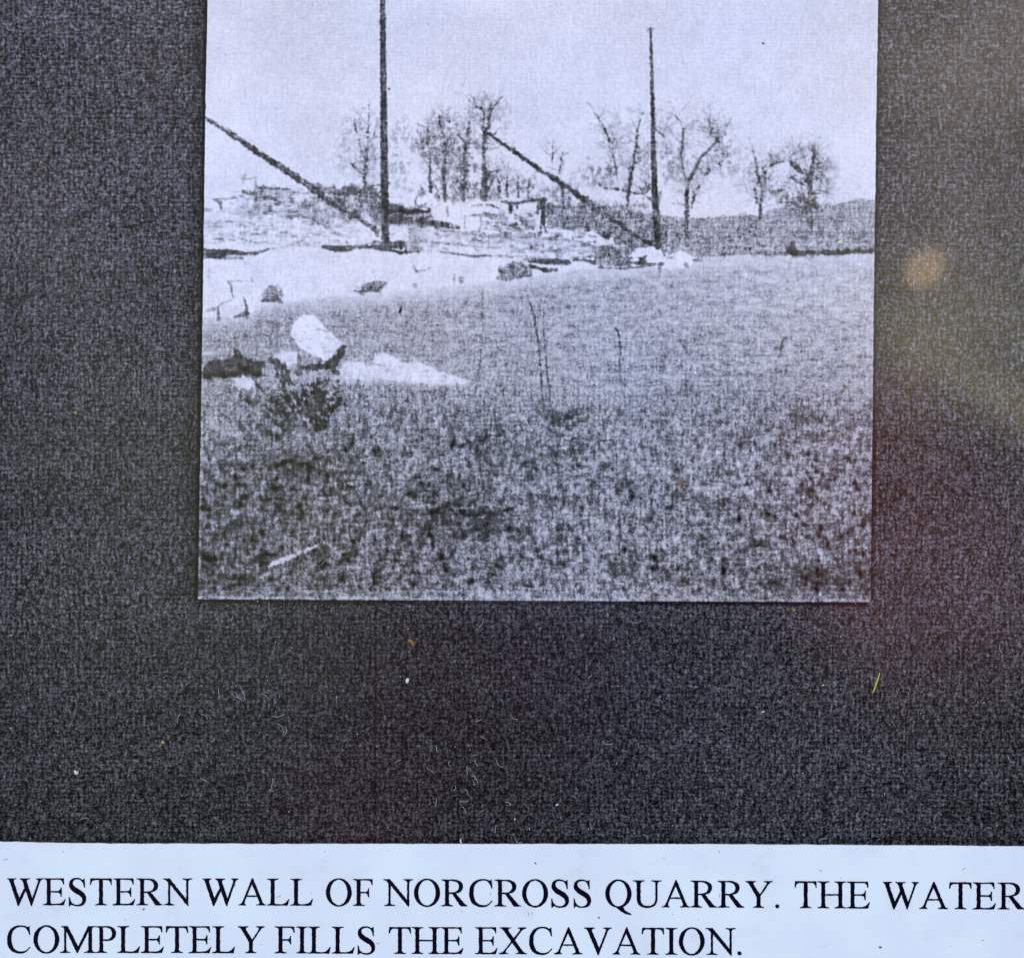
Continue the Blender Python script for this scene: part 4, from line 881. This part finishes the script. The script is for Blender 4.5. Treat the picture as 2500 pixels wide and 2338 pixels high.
# ------------------------------------------------------------------ lettering
def I_(*a): return a
Q = 'Q'
GL = {
 'I': [[(0,0),(128,0),(128,8),Q,(88,10),(85,38),(85,264),Q,(88,292),(128,294),(128,302),(0,302),(0,294),Q,(40,292),(43,264),(43,38),Q,(40,10),(0,8)]],
 'T': [[(4,0),(243,0),(247,72),(237,72),Q,(232,18),(190,17),(145,17),(145,264),Q,(148,292),(188,294),(188,302),(60,302),(60,294),Q,(100,292),(103,264),(103,17),(58,17),Q,(15,18),(10,72),(0,72)]],
 'E': [[(3,0),(236,0),(238,66),(228,66),Q,(222,16),(180,14),(85,14),(85,144),(164,144),Q,(196,142),(200,104),(210,104),(210,205),(200,205),Q,(196,162),(164,159),(85,159),(85,272),Q,(86,288),(106,288),(165,288),Q,(215,286),(246,235),(255,235),(234,303),(0,303),(0,294),Q,(42,292),(44,262),(44,38),Q,(43,10),(3,8)]],
 'F': [[(3,0),(220,0),(222,66),(212,66),Q,(206,16),(165,14),(85,14),(85,145),(138,145),Q,(168,144),(172,105),(182,105),(182,203),(172,203),Q,(168,162),(138,159),(85,159),(85,264),Q,(88,292),(132,294),(132,302),(0,302),(0,294),Q,(41,292),(43,264),(43,38),Q,(42,10),(3,8)]],
 'L': [[(3,0),(130,0),(130,8),Q,(88,10),(85,38),(85,270),Q,(86,288),(106,288),(160,288),Q,(212,286),(243,232),(252,232),(234,303),(0,303),(0,294),Q,(41,292),(43,264),(43,38),Q,(42,10),(3,8)]],
 'H': [[(0,0),(127,0),(127,8),Q,(84,10),(82,38),(82,144),(233,144),(233,38),Q,(231,10),(190,8),(190,0),(315,0),(315,8),Q,(276,10),(274,38),(274,264),Q,(276,292),(315,294),(315,302),(190,302),(190,294),Q,(231,292),(233,264),(233,159),(82,159),(82,264),Q,(84,292),(127,294),(127,302),(0,302),(0,294),Q,(40,292),(41,264),(41,38),Q,(40,10),(0,8)]],
 'N': [[(0,0),(74,0),(267,236),(267,38),Q,(264,10),(225,8),(225,0),(333,0),(333,8),Q,(292,10),(289,38),(289,310),(280,310),(79,66),(79,264),Q,(82,292),(127,294),(127,302),(10,302),(10,294),Q,(54,292),(57,264),(57,48),Q,(34,12),(0,8)]],
 'M': [[(10,0),(84,0),(203,232),(316,0),(400,0),(400,8),Q,(362,10),(359,38),(359,264),Q,(362,292),(400,294),(400,302),(272,302),(272,294),Q,(317,292),(320,264),(320,56),(197,303),(188,303),(67,54),(67,264),Q,(70,292),(112,294),(112,302),(0,302),(0,294),Q,(42,292),(45,264),(45,40),Q,(38,12),(10,8)]],
 'A': [[(155,-4),(167,-4),(276,262),Q,(288,292),(315,294),(315,302),(206,302),(206,294),Q,(248,292),(238,262),(216,206),(92,206),(74,250),Q,(60,290),(86,294),(86,302),(0,302),(0,294),Q,(34,290),(52,250)], [(98,191),(210,191),(155,62)]],
 'V': [[(0,0),(115,0),(115,8),Q,(76,10),(88,44),(168,232),(240,44),Q,(252,12),(215,8),(215,0),(305,0),(305,8),Q,(276,12),(263,40),(160,308),(150,308),(42,46),Q,(28,12),(0,8)]],
 'W': [[(0,0),(100,0),(100,8),Q,(64,10),(73,42),(134,224),(194,104),(176,44),Q,(166,12),(142,8),(142,0),(252,0),(252,8),Q,(212,10),(220,44),(281,226),(344,44),Q,(352,12),(323,8),(323,0),(403,0),(403,8),Q,(378,12),(367,40),(276,310),(266,310),(206,136),(128,310),(118,310),(30,46),Q,(22,12),(0,8)]],
 'X': [[(5,0),(137,0),(137,8),Q,(90,12),(108,42),(164,124),(226,46),Q,(250,12),(210,8),(210,0),(306,0),(306,8),Q,(275,12),(246,46),(177,142),(260,262),Q,(282,290),(314,294),(314,302),(190,302),(190,294),Q,(230,290),(212,264),(148,174),(82,254),Q,(58,290),(104,294),(104,302),(0,302),(0,294),Q,(30,290),(62,256),(137,158),(56,42),Q,(36,12),(5,8)]],
 'Y': [[(0,0),(113,0),(113,8),Q,(76,12),(90,40),(160,150),(228,44),Q,(247,12),(205,8),(205,0),(300,0),(300,8),Q,(272,12),(254,40),(165,172),(165,264),Q,(168,292),(205,294),(205,302),(85,302),(85,294),Q,(121,292),(124,264),(124,180),(44,44),Q,(28,12),(0,8)]],
 'U': [[(0,0),(128,0),(128,8),Q,(86,10),(84,38),(84,200),Q,(84,290),(168,290),Q,(253,290),(253,196),(253,38),Q,(250,10),(210,8),(210,0),(320,0),(320,8),Q,(278,10),(275,38),(275,196),Q,(275,311),(158,311),Q,(42,309),(42,200),(42,38),Q,(40,10),(0,8)]],
 'C': [[(252,2),(258,98),(248,98),Q,(228,8),(158,8),Q,(48,12),(47,148),Q,(52,291),(162,290),Q,(218,288),(252,238),(261,244),Q,(212,312),(142,311),Q,(0,305),(0,155),Q,(4,-7),(158,-8),Q,(192,-8),(222,10),Q,(238,16),(243,2)]],
 'S': [[(185,2),(187,102),(177,102),Q,(166,9),(104,9),Q,(46,12),(46,52),Q,(48,84),(98,112),Q,(202,160),(202,228),Q,(200,312),(104,314),Q,(72,314),(42,300),Q,(20,294),(14,314),(4,314),(2,212),(12,212),Q,(24,298),(96,298),Q,(158,296),(160,246),Q,(160,210),(105,180),Q,(4,130),(5,72),Q,(10,-7),(95,-7),Q,(124,-7),(150,9),Q,(168,18),(175,2)]],
 'P': [[(0,0),(112,0),Q,(228,0),(228,80),Q,(228,166),(122,168),Q,(100,168),(81,164),(81,264),Q,(84,292),(124,294),(124,302),(0,302),(0,294),Q,(39,292),(41,264),(41,38),Q,(40,10),(0,8)], [(81,16),(104,14),Q,(184,16),(184,84),Q,(184,152),(112,152),(81,148)]],
 'R': [[(2,0),(122,0),Q,(243,2),(243,78),Q,(243,142),(162,156),(256,270),Q,(276,292),(295,294),(295,302),(216,302),(120,162),(84,162),(84,264),Q,(86,292),(130,294),(130,302),(0,302),(0,294),Q,(41,292),(43,264),(43,38),Q,(42,10),(2,8)], [(84,16),(106,14),Q,(198,16),(198,82),Q,(198,147),(110,147),(84,147)]],
}
def ellipse(cx, cy, rx, ry, n=56): return [(cx + rx * math.cos(2 * math.pi * i / n), cy + ry * math.sin(2 * math.pi * i / n)) for i in range(n)]
GL['O'] = [ellipse(145, 151.5, 145, 160), ellipse(144.5, 151.5, 98, 144)]
oq = ellipse(145, 151.5, 145, 160, 72)
tail = [(196, 301), (215, 340), (290, 383), (288, 392), (225, 382), (170, 350), (118, 306)]
qo = []
for i, p in enumerate(oq):
    ang = 360.0 * i / 72
    if 72 < ang < 102:
        if tail: qo += tail; tail = None
        continue
    qo.append(p)
GL['Q'] = [qo, ellipse(145, 151.5, 98, 144)]
GL['.'] = [ellipse(21.5, 285, 21.5, 21.5, 28)]
GWID = {'I':128,'T':247,'E':255,'F':222,'L':252,'H':315,'N':333,'M':400,'A':315,'V':305,'W':403,'X':314,'Y':300,'U':320,'C':261,'S':202,'P':228,'R':295,'O':290,'Q':290,'.':43}
def flatten(path):
    out = []; i = 0
    while i < len(path):
        if path[i] == Q:
            p0 = out[-1]; c = path[i + 1]; p1 = path[i + 2] if i + 2 < len(path) else path[0]
            for s in range(1, 9):
                t = s / 8; out.append(((1-t)**2*p0[0]+2*t*(1-t)*c[0]+t*t*p1[0], (1-t)**2*p0[1]+2*t*(1-t)*c[1]+t*t*p1[1]))
            i += 3
        else: out.append(path[i]); i += 1
    return out
def densify(pts, step=9):
    out = []
    for k in range(len(pts)):
        a, b = pts[k], pts[(k + 1) % len(pts)]
        L = math.hypot(b[0] - a[0], b[1] - a[1]); m = max(1, int(L / step))
        for s in range(m): out.append((a[0] + (b[0] - a[0]) * s / m, a[1] + (b[1] - a[1]) * s / m))
    return out
K = 4.6233
def y1(x): return float(np.interp(x, [0, 640, 1000, 1500, 2000, 2450], [2143.2, 2143.8, 2145.4, 2147.6, 2150.4, 2153.6]))
def y2(x): return float(np.interp(x, [0, 640, 1000, 1500, 1800], [2259.3, 2260.2, 2262.0, 2263.4, 2264.6]))
words = [
 (y1, 'WESTERN', [(0, 83, 486), (0, 485, 740), (0, 774, 972), (0, 1015, 1262), (0, 1272, 1525), (0, 1540, 1835), (0, 1843, 2167)]),
 (y1, 'WALL', [(420, 345, 748), (420, 750, 1058), (420, 1072, 1322), (420, 1335, 1588)]),
 (y1, 'OF', [(420, 1737, 2027), (840, 100, 322)]),
 (y1, 'NORCROSS', [(840, 445, 778), (840, 790, 1083), (840, 1098, 1395), (840, 1413, 1675), (840, 1695, 1997), (1260, 68, 360), (1260, 396, 597), (1260, 647, 845)]),
 (y1, 'QUARRY.', [(1260, 1008, 1302), (1260, 1320, 1640), (1260, 1646, 1960), (1680, 28, 322), (1680, 333, 633), (1680, 648, 952), (1680, 985, 1030)]),
 (y1, 'THE', [(1680, 1203, 1450), (1680, 1463, 1780), (1680, 1790, 2051)]),
 (y1, 'WATER', [(2070, 395, 803), (2070, 808, 1130), (2070, 1145, 1397), (2070, 1410, 1672), (2070, 1692, 1997)]),
 (y2, 'COMPLETELY', [(0, 80, 342), (0, 378, 668), (0, 680, 1078), (0, 1082, 1308), (0, 1325, 1578), (0, 1590, 1848), (0, 1872, 2122), (420, 190, 443), (420, 455, 710), (420, 745, 1045)]),
 (y2, 'FILLS', [(420, 1160, 1382), (420, 1404, 1530), (420, 1536, 1790), (420, 1803, 2060), (840, 150, 350)]),
 (y2, 'THE', [(840, 505, 755), (840, 764, 1084), (840, 1090, 1345)]),
 (y2, 'EXCAVATION.', [(840, 1478, 1733), (840, 1750, 2064), (1260, 147, 407), (1260, 430, 748), (1260, 770, 1077), (1260, 1088, 1400), (1260, 1420, 1670), (1260, 1688, 1815), (1260, 1838, 2128), (1680, 200, 535), (1680, 556, 602)]),
]
lr = random.Random(77)
def line_noise(seed):
    r = random.Random(seed); ph = [r.uniform(0, 6.28) for _ in range(4)]; fr_ = [r.uniform(0.04, 0.22) for _ in range(4)]
    return lambda x, y: sum(math.sin(f * x * (1 if i % 2 else 0.3) + f * y * (0.4 if i % 2 else 1) + p) for i, (f, p) in enumerate(zip(fr_, ph))) * 0.75
for wi, (yf, word, ext) in enumerate(words):
    me_all = bmesh.new()
    for ci, (ch, (b0, z0, z1)) in enumerate(zip(word, ext)):
        sx = (z1 - z0) / GWID[ch]; nx = line_noise(wi * 50 + ci * 2); ny = line_noise(wi * 50 + ci * 2 + 1)
        X0 = b0 + z0 / K; Y0 = yf(X0 + (z1 - z0) / K / 2)
        sl = (yf(X0 + 60) - yf(X0)) / 60
        cu = bpy.data.curves.new('tmp', 'CURVE'); cu.dimensions = '2D'; cu.fill_mode = 'BOTH'; cu.offset = 0.45 * PX
        for path in GL[ch]:
            pts = densify(flatten(path))
            sp = cu.splines.new('POLY'); sp.points.add(len(pts) - 1); sp.use_cyclic_u = True
            for i, (px, py) in enumerate(pts):
                # toner spread roughens and slightly fattens the outline
                qx = px * sx + nx(px, py) + lr.uniform(-.9, .9); qy = py * 0.995 + ny(px, py) + lr.uniform(-.9, .9)
                X = X0 + qx / K; Y = Y0 + qy / K + sl * qx / K
                sp.points[i].co = (WX(X), WY(Y), 0, 1)
        oc = bpy.data.objects.new('tmp', cu); col.objects.link(oc)
        dg = bpy.context.evaluated_depsgraph_get()
        mm = bpy.data.meshes.new_from_object(oc.evaluated_get(dg))
        me_all.from_mesh(mm)
        bpy.data.objects.remove(oc); bpy.data.curves.remove(cu); bpy.data.meshes.remove(mm)
    # letters of a word may touch; each sits 1 micron apart in height by island order is unnecessary: outlines only abut
    for v in me_all.verts: v.co.z = -0.00009
    mw = bpy.data.meshes.new('printed_word'); me_all.to_mesh(mw); me_all.free()
    # stack overlapping serifs of neighbouring letters 2 microns apart
    o = link_mesh('printed_word', mw, MAT_INK, strip)
    o['label'] = 'the word %s in black serif capitals' % word.strip('.')

# ------------------------------------------------------------------ litter lying on the laminate
M_GREEN = simple_material('needle_green', (0.40, 0.42, 0.035), 0.45, 0.3, 3000, 0.5)
M_BROWN = simple_material('husk_brown', (0.30, 0.13, 0.035), 0.6, 0.5, 5000, 0.3)
M_OCHRE = simple_material('ochre_chip', (0.42, 0.27, 0.06), 0.6, 0.4, 5000, 0.3)
M_WHITE = simple_material('pale_grit', (0.62, 0.64, 0.62), 0.5, 0.25, 6000, 0.4)
M_CREAM = simple_material('cream_grit', (0.66, 0.66, 0.46), 0.5, 0.25, 6000, 0.4)
M_BLACK = simple_material('black_flake', (0.004, 0.004, 0.005), 0.35, 0.3, 5000, 0.4)
M_RUST = simple_material('rust_flake', (0.34, 0.10, 0.03), 0.6, 0.4, 5000, 0.3)
def grain(name, label, cat, pts, mat, h=3.0, seed=1, group=None):
    """small lump from an outline in drawing units; domed, with an uneven top"""
    r = random.Random(seed); bm = bmesh.new()
    cx = sum(p[0] for p in pts) / len(pts); cy = sum(p[1] for p in pts) / len(pts)
    z0 = 0.0000
    P = densify(pts, 1.6)
    rings = []
    for f, zz in ((1.0, 0.0), (1.03, 0.35), (0.8, 0.8), (0.45, 1.0)):
        rings.append([bm.verts.new((((cx + (p[0] - cx) * f) - cx) * PX, (cy - (cy + (p[1] - cy) * f)) * PX, zz * h * PX * r.uniform(0.85, 1.15) if zz else 0.0)) for p in P])
    for a, b in zip(rings, rings[1:]):
        for i in range(len(P)): bm.faces.new([a[i], a[(i + 1) % len(P)], b[(i + 1) % len(P)], b[i]])
    bm.faces.new(rings[-1]); bm.faces.new(rings[0][::-1])
    bmesh.ops.recalc_face_normals(bm, faces=bm.faces)
    me = bpy.data.meshes.new(name); bm.to_mesh(me); bm.free()
    for p in me.polygons: p.use_smooth = True
    o = link_mesh(name, me, mat)
    o.location = (WX(cx), WY(cy), -0.00009)
    if label: tag(o, label, cat, group)
    return o
def blob(cx, cy, rx, ry, rot=0, n=12, seed=0, jit=0.22):
    r = random.Random(seed); c, s = math.cos(rot), math.sin(rot); out = []
    for i in range(n):
        a = 2 * math.pi * i / n; k = 1 + r.uniform(-jit, jit)
        x, y = rx * k * math.cos(a), ry * k * math.sin(a)
        out.append((cx + x * c - y * s, cy + x * s + y * c))
    return out
def needle(name, label, cat, p0, p1, w, mat, bow=0.0):
    bm = bmesh.new(); n = 14; rings = []
    dx, dy = p1[0] - p0[0], p1[1] - p0[1]; L = math.hypot(dx, dy); nx_, ny_ = -dy / L, dx / L
    mx_, my_ = (p0[0] + p1[0]) / 2, (p0[1] + p1[1]) / 2
    for i in range(n + 1):
        t = i / n; o_ = bow * math.sin(math.pi * t); rr = w / 2 * (0.75 + 0.25 * math.sin(math.pi * min(1, t * 1.2))) * (0.6 if i in (0, n) else 1) * (1 + 0.12 * math.sin(i * 2.3))
        x = p0[0] + dx * t + nx_ * o_ - mx_; y = p0[1] + dy * t + ny_ * o_ - my_
        rings.append([bm.verts.new(((x + nx_ * rr * math.cos(a)) * PX, -(y + ny_ * rr * math.cos(a)) * PX, (rr + rr * math.sin(a)) * PX)) for a in [2 * math.pi * k / 8 for k in range(8)]])
    for a, b in zip(rings, rings[1:]):
        for k in range(8): bm.faces.new([a[k], a[(k + 1) % 8], b[(k + 1) % 8], b[k]])
    bm.faces.new(rings[0]); bm.faces.new(rings[-1])
    bmesh.ops.recalc_face_normals(bm, faces=bm.faces)
    me = bpy.data.meshes.new(name); bm.to_mesh(me); bm.free()
    for p in me.polygons: p.use_smooth = True
    o = link_mesh(name, me, mat); o.location = (WX(mx_), WY(my_), -0.00009)
    if label: tag(o, label, cat)
    return o
needle('grass_needle', 'bright yellow green needle lying on the dark paper right of centre', 'plant needle', (2131, 1692), (2148, 1642), 4.6, M_GREEN, 0.6)
grain('seed_husk', 'pointed brown seed husk on the dark paper just below the photograph', 'seed husk', [(996, 1561), (1003, 1561), (1010, 1566), (1013, 1575), (1008, 1577), (1002, 1569), (997, 1565)], M_BROWN, 4, 2)
grain('grit_grain', 'largest oval white grain on the dark paper, below the brown seed husk', 'grain', blob(994.5, 1661.5, 4.4, 6.4, 0.25, 12, 3, 0.1), M_WHITE, 4, 3)
grain('grit_grain', 'cream heart shaped chip on the dark paper near the lower left corner', 'grain', [(180, 1882), (184, 1879), (187, 1883), (191, 1880), (192, 1887), (187, 1891), (183, 1889)], M_CREAM, 4, 4)
grain('grit_grain', 'pale triangular chip on the printed far right shore', 'grain', [(2043, 593), (2050, 588), (2057, 585), (2059, 594), (2055, 597), (2047, 596)], M_CREAM, 4, 5)
grain('black_flake', 'black pointed flake on the printed water left of centre', 'flake', [(980, 748), (981, 757), (977, 766), (973, 762), (975, 754)], M_BLACK, 2, 6)
grain('black_flake', 'black slanting sliver on the printed grass near the bottom of the photograph', 'flake', [(791, 1361), (790, 1368), (781, 1377), (774, 1379), (777, 1373), (785, 1366)], M_BLACK, 2, 7)
grain('black_flake', 'black upright sliver on the dark paper below the left part of the photograph', 'flake', [(693, 1556), (696, 1558), (694, 1566), (695, 1572), (690, 1573), (691, 1564)], M_BLACK, 2, 8)
grain('black_flake', 'small black oblong speck on the caption below the word WATER', 'flake', blob(2149, 2311, 4.2, 1.8, 0.0, 10, 9, 0.12), M_BLACK, 2, 9)
grain('rust_flake', 'narrow orange and black flake on the printed grass right of centre', 'flake', [(1656, 1174), (1660, 1173), (1664, 1181), (1667, 1189), (1663, 1192), (1659, 1184)], M_RUST, 3, 10)
grain('ochre_chip', 'ochre chip on the dark paper left of the middle, above the caption', 'chip', [(393, 1811), (398, 1806), (404, 1814), (399, 1816), (395, 1815)], M_OCHRE, 3, 11)
grain('ochre_chip', 'ochre chip on the dark paper at the left edge of the sheet', 'chip', [(180, 1007), (186, 1003), (190, 1011), (185, 1012)], M_OCHRE, 3, 12)
grain('rust_flake', 'tiny orange flake touching the first printed mast', 'flake', [(946, 216), (951, 214), (953, 219), (948, 220)], M_RUST, 2, 13)
grain('grit_grain', 'white oblong grain standing upright near the top edge of the caption', 'grain', blob(1257, 1999, 1.6, 3.0, 0.1, 10, 14, .1), M_WHITE, 3, 14)
grain('grit_grain', 'flat white grain lying on its side on the dark paper, centre bottom', 'grain', blob(1360, 1964, 3.8, 2.2, -0.3, 10, 15, .1), M_WHITE, 3, 15)
grain('grit_grain', 'slanting white grain on the dark paper below the right half of the photograph', 'grain', blob(1863, 1737, 5.0, 1.8, -0.35, 10, 16, .12), M_WHITE, 3, 16)
grain('grit_grain', 'small white grain left of the green needle', 'grain', blob(2010, 1672, 3.0, 1.8, -0.2, 10, 17, .15), M_WHITE, 3, 17)
grain('grit_grain', 'white hook shaped crumb touching the top edge of the caption', 'grain', [(1123, 2047), (1126, 2047), (1126, 2053), (1129, 2056), (1125, 2058), (1123, 2054)], M_WHITE, 3, 18)
grain('ochre_chip', 'dull yellow chip just under the lower right edge of the photograph', 'chip', [(1935, 1487), (1940, 1486), (1943, 1491), (1937, 1492)], M_OCHRE, 3, 19)
grain('black_flake', 'tiny black dot on the printed sky at upper right', 'flake', blob(1863, 106, 2.4, 2.4, 0, 10, 20, .15), M_BLACK, 2, 20)
grain('black_flake', 'black speck on the caption between the two lines under the word NORCROSS', 'flake', blob(1462, 2239, 2.6, 1.7, 0.5, 10, 21, .15), M_BLACK, 2, 21)
grain('black_flake', 'black speck on the caption above the word NORCROSS', 'flake', blob(1307, 2106, 1.9, 2.1, 0.3, 10, 22, .15), M_BLACK, 2, 22)
grain('rust_flake', 'reddish crumb under the letter R of the word WESTERN', 'flake', blob(350, 2218, 3.0, 1.6, -0.5, 10, 23, .15), M_RUST, 2, 23)

# dust and fibres nobody could count
dm = bmesh.new(); dr_ = random.Random(99)
def dust_dot(x, y, r, h):
    n = 6; a0 = dr_.random() * 6
    base = [dm.verts.new((WX(x + r * math.cos(a0 + i * 2 * math.pi / n) * dr_.uniform(.7, 1.2)), WY(y + r * math.sin(a0 + i * 2 * math.pi / n) * dr_.uniform(.7, 1.2)), -0.00008)) for i in range(n)]
    tp = dm.verts.new((WX(x), WY(y), -0.00008 + h * PX))
    for i in range(n): dm.faces.new([base[i], base[(i + 1) % n], tp])
def fibre(x, y, L, w=0.55):
    a = dr_.uniform(0, 6.28); k = dr_.uniform(-0.25, 0.25); n = 9; prev = None
    for i in range(n + 1):
        z = -0.00007 + 0.6 * PX * math.sin(i / n * math.pi)
        c, s = math.cos(a), math.sin(a)
        cur = [dm.verts.new((WX(x - s * w), WY(y + c * w), z)), dm.verts.new((WX(x), WY(y), z + w * PX)), dm.verts.new((WX(x + s * w), WY(y - c * w), z))]
        if prev:
            dm.faces.new([prev[0], cur[0], cur[1], prev[1]]); dm.faces.new([prev[1], cur[1], cur[2], prev[2]])
        prev = cur; x += c * L / n; y += s * L / n; a += k + dr_.uniform(-.12, .12)
for _ in range(520):
    x, y = dr_.uniform(0, 2500), (dr_.uniform(0, 2060) if dr_.random() < .35 else dr_.uniform(1300, 2055))
    dust_dot(x, y, dr_.choice((.6, .7, .8, .9, 1.1, 1.5)), 1)
for _ in range(46):
    x, y = dr_.uniform(0, 2500), (dr_.uniform(900, 2050) if dr_.random() < .8 else dr_.uniform(0, 900))
    fibre(x, y, dr_.uniform(8, 34), dr_.uniform(.28, .5))
for _ in range(20): fibre(dr_.gauss(1120, 70), dr_.gauss(1920, 70), dr_.uniform(8, 30), .4)
for _ in range(10): fibre(dr_.gauss(600, 90), dr_.gauss(1760, 60), dr_.uniform(14, 44), .38)
for v in dm.verts:
    if v.co.y < WY(2056): v.co.y += 0.0
bmesh.ops.recalc_face_normals(dm, faces=dm.faces)
me = bpy.data.meshes.new('dust'); dm.to_mesh(me); dm.free()
for v in me.vertices: pass
o = link_mesh('dust', me, simple_material('dust_grey', (0.52, 0.53, 0.55), 0.7, 0.3, 2000))
tag(o, 'pale dust specks and short fibres scattered over the sheet', 'dust', None, 'stuff')
# dark specks on the white caption
dm = bmesh.new()
for _ in range(46): dust_dot(dr_.uniform(0, 2500), dr_.uniform(2075, 2335), dr_.choice((.5, .6, .7, .9, 1.2)), .6)
for _ in range(16): fibre(dr_.uniform(0, 2500), dr_.uniform(2070, 2330), dr_.uniform(5, 14), .35)
for _ in range(30): dust_dot(dr_.uniform(510, 2120), dr_.uniform(0, 900), dr_.choice((.6, .8, 1.2)), .6)
bmesh.ops.recalc_face_normals(dm, faces=dm.faces)
me = bpy.data.meshes.new('dark_specks'); dm.to_mesh(me); dm.free()
o = link_mesh('dark_specks', me, simple_material('speck_dark', (0.06, 0.045, 0.05), 0.7, 0.3, 2000))
tag(o, 'tiny dark specks and hairs sprinkled on the white caption and pale sky', 'specks', None, 'stuff')
